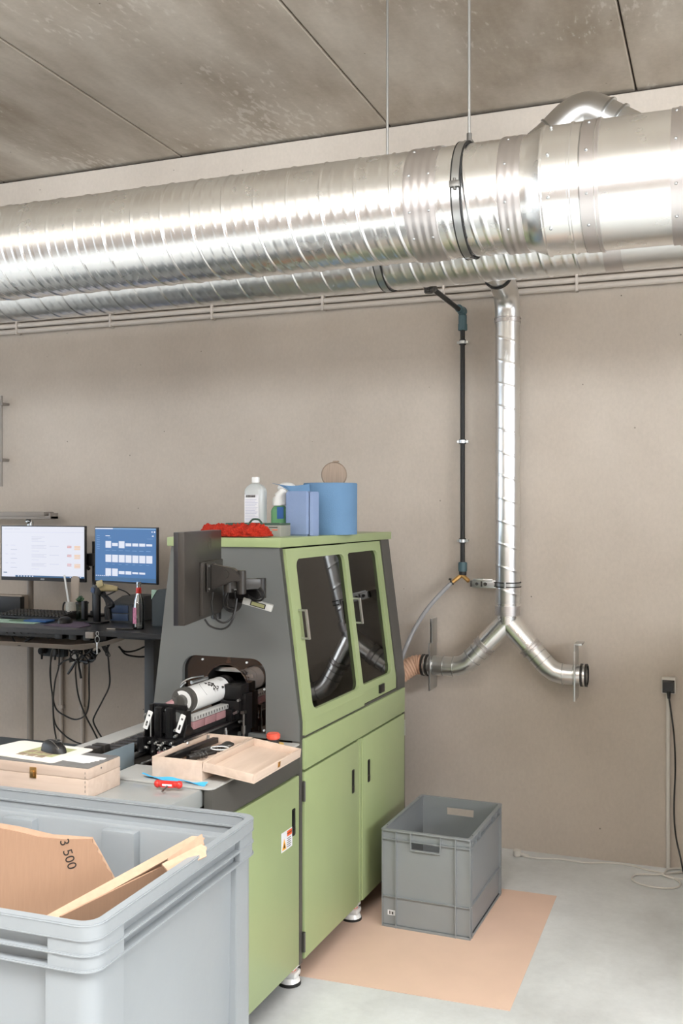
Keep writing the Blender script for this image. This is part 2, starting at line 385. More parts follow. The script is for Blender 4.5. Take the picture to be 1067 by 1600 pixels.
OFF = {}
def link_mesh(name, mb, mats, off, angle=35):
    me = bpy.data.meshes.new(name)
    if off is not None: bmesh.ops.translate(mb.bm, verts=mb.bm.verts, vec=-Vector(off))
    mb.bm.to_mesh(me); mb.bm.free()
    for m in (mats if isinstance(mats, (list, tuple)) else [mats]): me.materials.append(M[m] if isinstance(m, str) else m)
    try: me.set_sharp_from_angle(angle=radians(angle))
    except Exception: pass
    o = bpy.data.objects.new(name, me); COL.objects.link(o); return o
def thing(name, label, cat, loc=(0, 0, 0), rz=0, group=None, local=False):
    o = bpy.data.objects.new(name, None); COL.objects.link(o); o.empty_display_size = .05
    o.location = loc; o.rotation_euler = (0, 0, radians(rz)); o['label'] = label; o['category'] = cat
    if group: o['group'] = group
    OFF[o.name] = Vector((0, 0, 0)) if local else Vector(loc)
    return o
def part(name, mb, mats, parent, label=None, kind=None, angle=35):
    off = OFF[parent.name]; o = link_mesh(name, mb, mats, off, angle); o.parent = parent; OFF[o.name] = off
    if label: o['label'] = label
    if kind: o['kind'] = kind
    return o
def solo(name, mb, mats, label, cat, group=None, kind=None, angle=35):
    vs = [v.co for v in mb.bm.verts]
    c = Vector(((min(v.x for v in vs) + max(v.x for v in vs)) / 2, (min(v.y for v in vs) + max(v.y for v in vs)) / 2, min(v.z for v in vs)))
    o = link_mesh(name, mb, mats, c, angle); o.location = c; OFF[o.name] = c
    o['label'] = label; o['category'] = cat
    if group: o['group'] = group
    if kind: o['kind'] = kind
    return o
def struct(name, mb, mats, parent=None, label=None):
    o = link_mesh(name, mb, mats, None)
    if parent: o.parent = parent
    else: o['kind'] = 'structure'
    return o
def copy_tree(o, parent=None):
    c = o.copy(); COL.objects.link(c); c.parent = parent
    for ch in list(o.children): copy_tree(ch, c)
    return c

# ================================================================== THE ROOM
WY = 5.27; HZ = 3.95
b = MB(); b.box(-8, 5, -5, WY + .3, -.1, 0); struct('floor', b, 'floor')
b = MB(); b.box(-8, 5, WY, WY + .3, 0, HZ - .018); b.box(-8, 5, WY + .03, WY + .3, HZ - .018, HZ + .3, m=1); struct('wall_back', b, ['wall', 'gap'])
b = MB()
x = -9.715
while x < 5:
    b.box(max(x, -8) + .004, min(x + 1.328, 5) - .004, 1.0, WY + .3, HZ, HZ + .25, b=.006, seg=1)
    x += 1.328
b.box(-8, 5, 1.0, WY + .3, HZ + .02, HZ + .26, m=1)
struct('ceiling', b, ['ceil', 'gap'])
b = MB(); b.plate([(-5, 0), (WY + .3, 0), (WY + .3, 7), (-5, 7)], .2, T(-8.2, 0, 0) @ AX['yz'], holes=[[(-1.5, .9), (3.5, .9), (3.5, 3.5), (-1.5, 3.5)]]); struct('wall_left', b, 'whitewall')
b = MB(); b.box(-7, 4.2, -1.3, -1.18, 0, 2.65, b=.01); struct('wall_partition', b, 'partition2')  # added unseen screen behind camera, keeps window light off the lower back wall
b = MB(); b.box(.5, 1.4, 3.7, WY, 0, 1.38, b=.01); struct('wall_half', b, 'partition')  # added out-of-view block, shades the foot of the back wall from the side window
b = MB(); b.plate([(-5, 0), (WY + .3, 0), (WY + .3, 7), (-5, 7)], .2, T(5, 0, 0) @ AX['yz'], holes=[[(-1.7, 2.05), (2.9, 2.05), (2.9, 3.45), (-1.7, 3.45)]]); struct('wall_right', b, 'partition')
b = MB(); b.plate([(-8, 0), (5, 0), (5, 7), (-8, 7)], .2, T(0, -5.2, 0) @ AX['xz'], holes=[[(-3.5, 1.0), (4.5, 1.0), (4.5, 3.6), (-3.5, 3.6)]]); struct('wall_front', b, 'whitewall')
# upper hall behind the camera: upstand wall above the slab edge and a roof with an opening
b = MB(); b.box(-8, 5, .8, 1.0, HZ, 7); struct('wall_upstand', b, 'whitewall')
b = MB(); b.plate([(-8, -5.2), (5, -5.2), (5, 1), (-8, 1)], .2, T(0, 0, 6.8), holes=[[(-2, -2), (4, -2), (4, .6), (-2, .6)]]); struct('ceiling_hall', b, 'whitewall')
for i, (x0, x1) in enumerate(((-3.5, -.83), (-.83, 1.84), (1.84, 4.5))):
    b = MB(); b.plate([(x0, 1), (x1, 1), (x1, 3.6), (x0, 3.6)], .06, T(0, -5.13, 0) @ AX['xz'], holes=[[(x0 + .06, 1.06), (x1 - .06, 1.06), (x1 - .06, 3.54), (x0 + .06, 3.54)]]); struct('window_%d' % (i + 1), b, 'deskm')

# ================================================================== MACHINE
mc = thing('cylinder_printing_machine', 'tall green and graphite machine cabinet on casters with tinted sliding doors and a side table', 'machine', (-1.49, 3.45, 0), -1.2)
XR = -1.49; ZT = 1.66; ZB = 1.0; YF = 3.44; YE = 4.68
def sx(z): return XR if z <= ZB else XR - .085 * (z - ZB) / (ZT - ZB)
# front face with the rounded opening
b = MB()
hole = [(-1.632, .945)] + [p for p in rr(-1.998, .95, -1.632, 1.232, .06, 6) if p[1] > 1.1] + [(-1.998, .945)]
b.plate([(-2.145, .93), (XR, .93), (XR, ZB), (sx(ZT), ZT), (-2.05, ZT)], .02, T(0, YF, 0) @ AX['xz'], holes=[hole], b=.0015)
part('front_panel', b, 'grey', mc)
b = MB()
b.plate([(XR - .022, .93), (XR, .93), (XR, ZB), (sx(ZT), ZT), (sx(ZT) - .022, ZT), (XR - .022, ZB)], .03, T(0, YF + .001, 0) @ AX['xz'], b=.002)
b.box(XR - .03, XR, YF, YF + .028, .09, .93, b=.002)
part('corner_post', b, 'greyd', mc)
b = MB()
b.plate([(XR - .022, .93), (XR, .93), (XR, ZB), (sx(ZT), ZT), (sx(ZT) - .03, ZT), (XR - .03, ZB)], .115, T(0, 4.57, 0) @ AX['xz'], b=.002)
b.box(XR - .03, XR, 4.665, YE + .005, .09, .93, b=.002)
part('corner_post', b, 'greyd', mc)
b = MB()
b.plate([(-2.145, .93), (-2.125, .93), (-2.03, ZT), (-2.05, ZT)], YE - YF - .02, T(0, YF + .02, 0) @ AX['xz'])
b.box(-2.145, -2.125, YF, YE, .09, .93)
b.plate([(-2.145, .09), (XR - .02, .09), (XR - .02, ZB), (sx(ZT) - .02, ZT), (-2.05, ZT)], .015, T(0, YE - .015, 0) @ AX['xz'])
b.box(-2.125, XR - .03, YF + .02, YE - .02, .09, .11); part('housing_shell', b, 'greyd', mc)
b = MB(); b.box(-2.12, XR - .03, YF + .025, YE - .02, .80, .86)
b.box(-2.11, -1.62, 3.62, 4.6, .86, .97, b=.01); b.box(-1.95, -1.70, 3.9, 4.1, .97, 1.35, b=.01); b.box(-2.0, -1.62, 3.95, 4.05, 1.2, 1.32, b=.01)
part('inner_machinery', b, 'inner', mc)
# lid
b = MB(); b.box(-2.062, sx(ZT) + .012, YF - .012, YE + .012, ZT, ZT + .036, b=.003); part('top_lid', b, 'green', mc)
# sliding doors with windows
def slide(y0, y1, d, wy0, wy1, zb, name='sliding_door'):
    b = MB(); n0 = len(b.bm.verts)
    b.plate([(y0, ZB), (y1, ZB), (y1, ZT - .006), (y0, ZT - .006)], .014, AX['yz'], holes=[rr(wy0, 1.03, wy1, 1.612, .035, 6)])
    b.box(0, .014, y0, y1, zb, ZB)
    for v in b.bm.verts: v.co.x += sx(v.co.z) + d
    dr = part(name, b, 'green', mc)
    g = MB(); g.plate(rr(wy0 - .015, 1.015, wy1 + .015, 1.627, .04, 6), .003, AX['yz'])
    for v in g.bm.verts: v.co.x += sx(v.co.z) + d - .0032
    part('window_pane', g, 'acryl', dr); return dr
def handle(y, z0, z1, d, par):
    h = MB()
    for z in (z0, z1 - .007): h.box(sx(z) + d, sx(z) + d + .032, y - .006, y + .006, z, z + .007, b=.001)
    h.plate([(sx(z0) + d + .028, z0), (sx(z0) + d + .036, z0), (sx(z1) + d + .036, z1), (sx(z1) + d + .028, z1)], .014, T(0, y - .007, 0) @ AX['xz'], b=.001)
    part('handle', h, 'alu', par)
d1 = slide(3.472, 4.10, -.004, 3.555, 4.055, .948); handle(3.527, 1.305, 1.42, .010, d1)
d2 = slide(4.085, 4.568, -.020, 4.125, 4.515, .948); handle(4.107, 1.305, 1.418, .006, d1)
b = MB(); b.box(XR - .008, XR + .003, 4.325, 4.385, .962, 1.0, b=.001); part('lock', b, 'slot', d2)
# horizontal green panel and its ledge
b = MB(); b.box(XR - .02, XR + .008, 3.472, 4.662, .818, .936, b=.0025); part('apron_panel', b, 'green', mc)
b = MB(); b.box(XR - .028, XR - .002, 3.472, 4.662, .936, .946); part('ledge', b, 'greyd', mc)
def lower(y0, y1, z0=.10, z1=.808, slot=None, par=mc):
    b = MB(); b.box(XR - .018, XR + .006, y0, y1, z0, z1, b=.003); dr = part('cabinet_door', b, 'green', par)
    if slot:
        s = MB(); s.plate(rr(slot - .014, .598, slot + .014, .698, .006, 3), .0025, T(XR + .005, 0, 0) @ AX['yz']); s.box(XR + .006, XR + .011, slot - .009, slot + .009, .603, .625, b=.002, m=1); s.box(XR + .006, XR + .010, slot - .009, slot + .009, .632, .693, b=.002)
        part('recessed_latch', s, ['slot', 'blacks'], dr)
    return dr
dA = lower(3.475, 4.035, slot=3.975); dB = lower(4.088, 4.66, slot=4.165)
b = MB(); b.box(XR - .02, XR + .002, 4.040, 4.058, .10, .81, b=.002); b.box(XR - .02, XR + .002, 4.062, 4.083, .10, .81, b=.002); part('centre_mullion', b, 'green', mc)
for z in (.70, .13):
    b = MB(); b.box(XR - .002, XR + .009, 3.462, 3.474, z, z + .075, b=.001); b.cyl((XR + .009, 3.468, z), (XR + .009, 3.468, z + .075), .004, n=12); part('hinge', b, 'steeld', dA)
b = MB(); b.box(XR - .002, XR + .009, 4.66, 4.672, .70, .775, b=.001); part('hinge', b, 'alu', dB)
# side table
b = MB()
b.box(XR - .03, XR, 2.782, YF, .812, .918, b=.003); b.box(XR - .28, XR - .03, 2.80, YF, .885, .918)
b.box(XR - .03, XR - .012, 2.782, 3.43, .09, .81)
part('table_apron', b, 'greyd', mc)
b = MB(); b.box(-2.12, XR - .045, 2.52, 2.782, .10, .905); b.box(-2.135, XR - .040, 2.50, 2.955, .86, .918, b=.006); part('table_front_housing', b, 'greytop', mc)
b = MB(); b.box(-2.165, -2.075, 2.76, YF, .09, .955, b=.004); b.box(-2.16, -2.075, 2.50, 2.76, .09, .915); part('table_side_ledge', b, 'greyplate', mc)
b = MB()
o = [(-1.885, 2.95), (-1.885, 2.78), (XR - .02, 2.776)] + [(XR - .025 + .027 * sin(radians(a)), 2.803 - .027 * cos(radians(a))) for a in (0, 22, 45, 67, 90)] + [(XR + .002, YF - .002), (-1.775, YF - .002), (-1.775, 2.955)]
o = [p for i, p in enumerate(o) if i != 2]
b.plate(o, .007, T(0, 0, .918), b=.0015); part('table_top_plate', b, 'greyplate', mc)
b = MB(); b.box(-2.075, -1.775, 2.955, YF, .80, .82); b.box(-1.79, -1.775, 2.955, YF, .80, .915); part('trough', b, 'black', mc)
b = MB(); b.box(-1.902, -1.896, 2.755, 2.955, .92, .997, b=.001); b.box(-1.93, -1.896, 2.755, 2.76, .92, .997); part('cover_plate', b, 'bluegrey', mc)
# bottom door under table
dC = lower(2.60, 3.425, slot=3.375)
b = MB(); b.box(XR + .0062, XR + .0070, 3.270, 3.362, .566, .636); b.box(XR + .0070, XR + .0074, 3.318, 3.358, .612, .632, m=1)
b.plate([(3.276, .572), (3.310, .572), (3.293, .612)], .0006, T(XR + .0070, 0, 0) @ AX['yz'], m=2)
b.plate([(3.2855, .5775), (3.3005, .5775), (3.293, .597)], .0003, T(XR + .0076, 0, 0) @ AX['yz'], m=3)
for k in range(5): b.box(XR + .0070, XR + .0073, 3.318, 3.350 + .003 * (k % 2), .603 - k * .0075, .6055 - k * .0075, m=3)
b.text('WARNING', .0085, T(XR + .0076, 3.338, .622) @ R(90) @ R(90, 'X'), m=3, depth=.0001, bold=True)
part('warning_sticker', b, ['label', 'orange', 'amber', 'ink'], dC, 'white warning sticker with orange header and amber triangle')
# plinth and casters
b = MB()
b.box(-2.13, XR - .035, YF, YE, .07, .095); b.box(-2.13, XR - .035, 2.56, YF, .07, .095); part('base_frame', b, 'black', mc)
for (cx, cy) in ((-1.545, 3.47), (-1.545, 4.115), (-1.545, 4.60), (-1.56, 2.66), (-2.08, 3.47), (-2.08, 4.6)):
    b = MB(); b.box(cx - .03, cx + .03, cy - .03, cy + .03, .062, .072)
    b.box(cx - .035, cx + .035, cy - .03, cy + .03, .03, .052, b=.008); b.cyl((cx, cy, .028), (cx, cy, .066), .011, n=12)
    c = part('leveling_caster', b, 'whitec', mc)
    f = MB(); f.cyl((cx, cy, .010), (cx, cy, .03), .043, .034, n=28, b=.003); part('foot_pad', f, 'whitec', c)
    f = MB(); f.cyl((cx, cy, .0), (cx, cy, .011), .044, n=28); f.cyl((cx - .012, cy + .052, .025), (cx + .012, cy + .052, .025), .025, n=20); part('rubber_wheel', f, 'rubber', c)
    f = MB(); f.cyl((cx, cy, .053), (cx, cy, .063), .026, n=16); part('adjusting_ring', f, 'orange', c)
# emergency stop
ex, ey = -1.572, 3.385
b = MB(); b.cyl((ex, ey, .925), (ex, ey, .928), .040, n=36); es = part('emergency_stop', b, 'yellow', mc, 'yellow disc with a red mushroom button')
b = MB(); b.cyl((ex, ey, .928), (ex, ey, .948), .022, n=28, b=.001); part('button_base', b, 'blacks', es)
b = MB(); b.cyl((ex, ey, .947), (ex, ey, .968), .026, n=32, b=.004); part('button_cap', b, 'salmon', es)
# acrylic behind the opening with round mouth
b = MB(); b.plate([(-2.01, .94), (-1.62, .94), (-1.62, 1.245), (-2.01, 1.245)], .004, T(0, YF + .021, 0) @ AX['xz'], holes=[circ(-1.815, 1.105, .094, 40)])
ac = part('acrylic_shield', b, 'acryl2', mc)
for px, py in ((313, 1031), (383, 1036), (285, 1068), (411, 1078), (410.5, 1142.5)):
    b = MB(); p = at(px, py, YF + .01); b.cyl((p.x, YF + .021, p.z), (p.x, YF + .016, p.z), .0042, n=12); part('screw', b, 'white', ac)
b = MB(); b.lathe([(.094, 0), (.100, 0), (.100, .16), (.094, .16)], T(-1.815, YF + .026, 1.105) @ R(-90, 'X'), closed=True, n=40); part('mouth_ring', b, 'rubber', mc)
# mechanism: rails
b = MB()
b.box(-2.065, -1.80, 2.99, YF + .1, .845, .875); b.box(-1.95, -1.91, 2.965, YF + .1, .875, .905)
for x in (-2.045, -2.015, -1.985): b.box(x, x + .012, 3.0, YF, .905, .945, b=.001)
b.box(-1.90, -1.80, 3.06, 3.44, .93, .965, b=.002)
part('linear_guide', b, 'blackm', mc)
b = MB(); b.cyl((-1.935, 2.965, .935), (-1.935, YF, .935), .010, n=20); part('guide_shaft', b, 'steel', mc)
b = MB(); b.cyl((-1.865, 2.955, .925), (-1.865, 3.12, .925), .006, n=14)
b.tube(crv([(-1.915, 2.97, .945), (-1.918, 2.962, .93), (-1.914, 2.963, .90), (-1.908, 2.966, .87)]), .002, n=8); part('thin_wire', b, 'steel', mc)
b = MB(); b.plate(rr(-1.955, 2.97, -1.88, 3.2, .03, 5), .018, T(0, 0, .905), b=.003); part('black_tray', b, 'blacks', mc)
b = MB()
for k in range(12):
    y = 2.83 + k * .046
    if k < 3:
        b.box(-2.05, -1.995, y, y + .032, .945, .985, b=.003); b.box(-2.042, -2.003, y + .032, y + .046, .95, .972, b=.002)
    else: b.box(-2.05, -1.955, y, y + .036, .945, .962, b=.002)
part('cable_chain', b, 'blacks', mc)
b = MB(); b.box(-1.775, -1.748, 3.04, 3.55, .965, 1.0, b=.002); b.box(-1.748, -1.744, 3.04, 3.55, .992, .998, m=1); b.box(-1.76, -1.752, 3.05, 3.45, .91, .97)
part('side_rail', b, ['blackm', 'steel'], mc)
for y in (3.2, 3.33):
    b = MB(); b.cyl((-1.745, y, .92), (-1.745, y, .985), .007, n=14); b.cyl((-1.745, y, .955), (-1.745, y, .975), .010, n=14); part('guide_pin', b, 'steel', mc)
# lamp / head bar under the printed cylinder
b = MB(); b.box(-1.80, -1.765, 3.13, 3.42, 1.045, 1.062, b=.001)
for k in range(14): b.box(-1.765, -1.7635, 3.14 + k * .02, 3.143 + k * .02, 1.050, 1.060, m=1)
part('scale_bar', b, ['greyplate', 'slot'], mc)
b = MB()
for y in (3.13, 3.215, 3.30): b.box(-1.797, -1.766, y, y + .078, 1.015, 1.043, b=.001)
part('ink_damper_row', b, 'pink', mc)
b = MB(); b.box(-1.90, -1.765, 3.12, 3.44, .965, 1.013, b=.002); part('carriage_beam', b, 'black', mc)
# front tower
b = MB()
b.box(-1.958, -1.94, 3.085, 3.115, .90, 1.09, b=.002); b.box(-1.79, -1.772, 3.085, 3.115, .90, 1.075, b=.002)
b.box(-1.945, -1.785, 3.095, 3.11, 1.075, 1.092, b=.002)
b.box(-1.92, -1.885, 3.07, 3.095, .985, 1.085, b=.003); b.box(-1.865, -1.83, 3.07, 3.095, .985, 1.085, b=.003); b.box(-1.882, -1.868, 3.075, 3.095, 1.0, 1.07, b=.001)
b.box(-1.955, -1.79, 3.06, 3.12, .965, .985, b=.003); b.box(-1.975, -1.945, 3.03, 3.06, .94, .99, b=.004)
b.box(-1.915, -1.895, 3.045, 3.07, .895, .985, b=.002)
b.plate([(3.04, .935), (3.20, .935), (3.20, .95), (3.10, 1.03), (3.085, 1.03)], .006, T(-1.972, 0, 0) @ AX['yz']); b.plate([(3.04, .94), (3.20, .94), (3.20, .955), (3.10, 1.03), (3.085, 1.03)], .006, T(-1.775, 0, 0) @ AX['yz'])
tw = part('tailstock', b, 'blackm', mc)
for k, x in enumerate((-1.9095, -1.8545)):
    s = MB(); s.plate(rr(x, 1.005, x + .014, 1.070, .006, 4), .002, T(0, 3.0675, 0) @ AX['xz']); part('slot', s, 'slot', tw)
def slotted(x, z, tilt):
    s = MB(); Mx = T(x, 3.035, z) @ R(tilt, 'Y')
    s.plate(rr(-.0095, -.034, .0095, .034, .003, 3), .003, Mx @ AX['xz'], holes=[circ(0, .017, .0045, 14), rr(-.004, -.024, .004, -.004, .0035, 4)]); part('slotted_bracket', s, 'white', tw)
for ob in [tw] + list(tw.children):
    for v in ob.data.vertices:
        wx, wz = v.co.x - 1.49, v.co.z; v.co.x = -1.922 + (wx + 1.958) * .844 + 1.49; v.co.z = .90 + (wz - .90) * 1.08
slotted(-1.894, 1.060, 20); slotted(-1.760, 1.057, 20)
b = MB()
for x, z in ((-1.945, 1.062), (-1.925, .972), (-1.895, .972), (-1.86, .973), (-1.82, .975), (-1.80, 1.02), (-1.94, 1.03), (-1.88, .955), (-1.85, .955), (-1.79, .96), (-1.905, .925), (-1.905, .945), (-1.765, .975), (-1.80, 1.0), (-1.905, .91)):
    b.cyl((x, 3.06, z), (x, 3.046, z), .0055, n=12); b.cyl((x, 3.05, z), (x, 3.038, z), .0035, n=10)
b.cyl((-1.89, 3.05, .965), (-1.865, 3.05, .965), .004); b.cyl((-1.80, 3.03, .968), (-1.772, 3.03, .968), .006); b.cyl((-1.76, 3.06, .985), (-1.748, 3.06, .975), .009); b.cyl((-1.96, 3.045, .955), (-1.93, 3.045, .955), .006)
b.cyl((-1.925, 3.055, .99), (-1.925, 3.055, 1.05), .0025); b.cyl((-1.875, 3.05, .89), (-1.875, 3.05, .95), .005); b.cyl((-1.86, 3.05, .90), (-1.86, 3.05, .94), .004)
part('fixing_screws', b, 'alu', tw, kind='stuff')
b = MB(); b.box(-1.887, -1.865, 3.045, 3.075, .895, .945, b=.002); b.box(-1.862, -1.845, 3.045, 3.07, .90, .925, b=.002); part('red_fitting', b, 'pink', tw)
for ob in tw.children:
    if ob.name.startswith(('fixing_screws', 'red_fitting')):
        for v in ob.data.vertices:
            wx, wz = v.co.x - 1.49, v.co.z; v.co.x = -1.922 + (wx + 1.958) * .844 + 1.49; v.co.z = .90 + (wz - .90) * 1.08
b = MB(); b.cyl((-1.866, 3.11, 1.100), (-1.852, 3.142, 1.106), .009, .013, n=20, b=.002); part('centre_tip', b, 'pink', tw)
# chuck holding the near end of the printed cylinder
AXY, AXZ = -1.832, 1.108
b = MB(); b.cyl((AXY, 3.165, AXZ), (AXY, 3.20, AXZ), .047, n=44, b=.002); b.cyl((AXY, 3.14, AXZ), (AXY, 3.165, AXZ), .024, n=24, b=.002); b.box(AXY - .02, AXY - .005, 3.13, 3.15, AXZ - .035, AXZ + .02, b=.002)
ch = part('chuck', b, 'greyd', mc)
def crescent(r0, r1, a0, a1):
    n = 14; return [(r1 * cos(radians(a0 + (a1 - a0) * i / n)), r1 * sin(radians(a0 + (a1 - a0) * i / n))) for i in range(n + 1)] + [(r0 * cos(radians(a1 + (a0 - a1) * i / n)), r0 * sin(radians(a1 + (a0 - a1) * i / n))) for i in range(n + 1)]
b = MB(); b.plate(crescent(.024, .038, -40, 120), .002, T(AXY, 3.163, AXZ) @ AX['xz']); part('white_segment', b, 'white', ch)
# headstock carriage at the mouth
b = MB(); b.cyl((AXY, 3.45, AXZ), (AXY, 3.49, AXZ), .047, n=40, b=.002); b.box(-1.79, -1.715, 3.40, 3.50, 1.075, 1.135, b=.006); b.box(-1.80, -1.72, 3.39, 3.46, 1.005, 1.075, b=.004); b.box(-1.72, -1.70, 3.41, 3.5, .96, 1.10, b=.003)
b.box(-1.80, -1.74, 3.37, 3.40, 1.0, 1.045, b=.003)
b.plate([(3.39, .93), (3.47, .93), (3.47, 1.10), (3.43, 1.10)], .006, T(-1.712, 0, 0) @ AX['yz'])
hs = part('headstock', b, 'blackm', mc)
b = MB()
for x, z in ((-1.79, 1.125), (-1.725, 1.035), (-1.735, 1.03), (-1.77, 1.022), (-1.79, 1.03), (-1.718, 1.08), (-1.712, 1.0), (-1.795, 1.01)):
    b.cyl((x, 3.392, z), (x, 3.378, z), .005, n=12)
b.cyl((-1.80, 3.36, 1.008), (-1.775, 3.36, 1.008), .008); part('fixing_screws', b, 'steel', hs, kind='stuff')
b = MB(); b.cyl((-1.70, 3.39, .93), (-1.70, 3.39, 1.035), .005, n=12); b.cyl((-1.70, 3.39, .955), (-1.70, 3.39, .985), .010, n=14); b.box(-1.708, -1.692, 3.38, 3.40, 1.03, 1.04); part('vertical_pin', b, 'steeld', mc)
b = MB(); b.cyl((-1.892, 3.33, 1.145), (-1.875, 3.42, 1.150), .007, n=12); b.tube(crv([(-1.905, 3.30, 1.145), (-1.92, 3.30, 1.13), (-1.925, 3.32, 1.145), (-1.90, 3.34, 1.16), (-1.88, 3.40, 1.16)]), .003); part('air_fitting', b, 'steel', mc)
b = MB(); b.box(-1.89, -1.75, 3.50, 3.52, 1.165, 1.183, b=.002); b.cyl((-1.81, 3.475, 1.205), (-1.81, 3.475, 1.225), .010, .006); b.cyl((-1.735, 3.48, 1.155), (-1.71, 3.48, 1.158), .007); part('cross_bar', b, 'alu', mc)
# the cylindrical bottle being printed
b = MB(); b.cyl((AXY, 3.201, AXZ), (AXY, 3.449, AXZ), .0455, n=56, b=.001)
def onc(y, a, d=.0004): return Vector((AXY + (.0455 + d) * sin(radians(a)), y, AXZ + (.0455 + d) * cos(radians(a))))
def decal(poly, m=1):
    t = bmesh.new(); vs = [t.verts.new(onc(*p)) for p in poly]; t.faces.new(vs); b.merge(t, m)
def stroke(pts, wd):
    for (y0, a0), (y1, a1) in zip(pts, pts[1:]):
        dy, da = y1 - y0, (a1 - a0) * .0008; L = sqrt(dy * dy + da * da) or 1; ny, na = -da / L * wd, dy / L * wd / .0008
        decal([(y0 + ny, a0 + na), (y1 + ny, a1 + na), (y1 - ny, a1 - na), (y0 - ny, a0 - na)])
stroke([(3.30 + .045 * cos(radians(t)), 48 + 46 * sin(radians(t))) for t in range(-220, 60, 14)], .0007)
random.seed(3)
for (cy, ca) in ((3.335, 22), (3.35, 30), (3.33, 40), (3.32, 30), (3.345, 52), (3.325, 60), (3.355, 64), (3.31, 20)):
    for k in range(2):
        y, a = cy + random.uniform(-.008, .008), ca + random.uniform(-6, 6); q = random.uniform(0, 6.28)
        decal([(y + .008 * cos(q + j * 1.05) * (1 if j % 2 else .5), a + 11 * sin(q + j * 1.05) * (1 if j % 2 else .55)) for j in range(6)])
for k in range(5): stroke([(3.405, 18 + k * 4), (3.43, 18 + k * 4)], .0003)
solo('printed_bottle', b, ['whitec', 'ink'], 'white cylindrical bottle with a black floral drawing clamped in the machine', 'bottle')

# ================================================================== MONITOR ON ARM ABOVE THE MACHINE TABLE
P0 = Vector((-1.662, 2.85, 0)); P1 = Vector((-1.765, 3.30, 0)); ml = (P1 - P0).length
mon = thing('wall_monitor', 'black monitor seen from behind on a swivel arm in front of the graphite panel', 'monitor', (P0.x, P0.y, 1.423), math.degrees(atan2(P1.y - P0.y, P1.x - P0.x)), local=True)
# local: x along the width away from camera, y = left (screen side), z up
H = .306
b = MB(); b.box(0, ml, .004, .020, 0, H, b=.002); part('screen_panel', b, 'bez', mon)
b = MB(); b.box(.012, ml - .012, .0195, .0205, .012, H - .012); part('screen', b, 'slot', mon)
b = MB(); b.box(0, ml, -.018, .006, 0, H, b=.003); b.box(.17, ml - .02, -.030, -.016, .012, .20, b=.005); part('back_cover', b, 'monback', mon)
b = MB(); Ml = T(.30, -.0184, .262) @ R(90, 'X')
b.lathe([(.020, 0), (.023, 0), (.023, .0008), (.020, .0008)], Ml, closed=True, n=40); b.text('DELL', .014, Ml, depth=.0004, bold=True); part('maker_badge', b, 'steeld', mon)
b = MB(); b.box(.20, .30, -.040, -.034, .095, .195, b=.002); b.plate([(-.04, .10), (-.04, .19), (-.12, .175), (-.15, .15), (-.15, .13), (-.12, .13)], .04, T(.235, 0, 0) @ AX['yz'], b=.004); b.cyl((.23, -.09, .155), (.28, -.09, .155), .016)
b.cyl((.255, -.145, .085), (.255, -.145, .168), .017, n=24, b=.002); part('tilt_head', b, 'blacks', mon)
b = MB()
for z in (.105, .185):
    for x in (.21, .29): b.cyl((x, -.040, z), (x, -.044, z), .004, n=10)
part('vesa_screws', b, 'steel', mon)
# arm in world directions
mi = mon.matrix_basis.inverted()
a0 = mi @ at(357, 912, 3.13); a1 = mi @ at(408, 912, 3.20); a2 = mi @ at(338, 926, 3.38)
def bar(mb, p, q, wd, ht, bv=.003):
    p, q = Vector(p), Vector(q); d = q - p; L = d.length; a = atan2(d.y, d.x)
    mb.box(0, L, -wd / 2, wd / 2, -ht / 2, ht / 2, b=bv, Mx=T(*p) @ Matrix.Rotation(a, 4, 'Z') @ Matrix.Rotation(-math.asin(d.z / L), 4, 'Y'))
b = MB(); bar(b, a0, a1, .034, .036); b.cyl(a0 - Vector((0, 0, .03)), a0 + Vector((0, 0, .02)), .018); part('upper_arm', b, 'blacks', mon)
b = MB(); bar(b, a1 - Vector((0, 0, .034)), a2 - Vector((0, 0, .01)), .034, .032); b.cyl(a1 - Vector((0, 0, .05)), a1 + Vector((0, 0, .02)), .018); a3 = mi @ Vector((-1.845, 3.438, 1.46))
b.cyl(a2 - Vector((0, 0, .10)), a2 + Vector((0, 0, .01)), .018); bar(b, a2 - Vector((0, 0, .06)), a3, .04, .09)
k0 = mi @ at(363, 942, 3.30); k1 = mi @ at(363, 942, 3.36); b.cyl(k0, k1, .036, n=32, b=.003); b.cyl(mi @ at(348, 940, 3.28), mi @ at(355, 942, 3.40), .022)
part('lower_arm', b, 'black', mon)
b = MB()
for pts in ([(333, 925, 3.10), (331, 945, 3.10), (336, 965, 3.12), (350, 973, 3.14), (364, 962, 3.16), (368, 940, 3.17), (366, 925, 3.18)],
            [(320, 968, 3.02), (328, 978, 3.04), (345, 983, 3.08), (358, 977, 3.12), (366, 960, 3.15), (370, 935, 3.17)],
            [(352, 925, 3.22), (349, 938, 3.22), (352, 950, 3.24), (362, 954, 3.25)], [(357, 925, 3.22), (354, 938, 3.22), (357, 949, 3.24), (367, 951, 3.25)],
            [(393, 918, 3.19), (402, 922, 3.18), (407, 931, 3.18), (401, 936, 3.19), (390, 932, 3.2)], [(396, 918, 3.19), (408, 920, 3.18), (413, 930, 3.18), (408, 938, 3.19), (396, 938, 3.2), (388, 930, 3.2)]):
    b.tube(crv([mi @ at(*p) for p in pts]), .0035, n=8)
part('cable_loops', b, 'cable', mon)
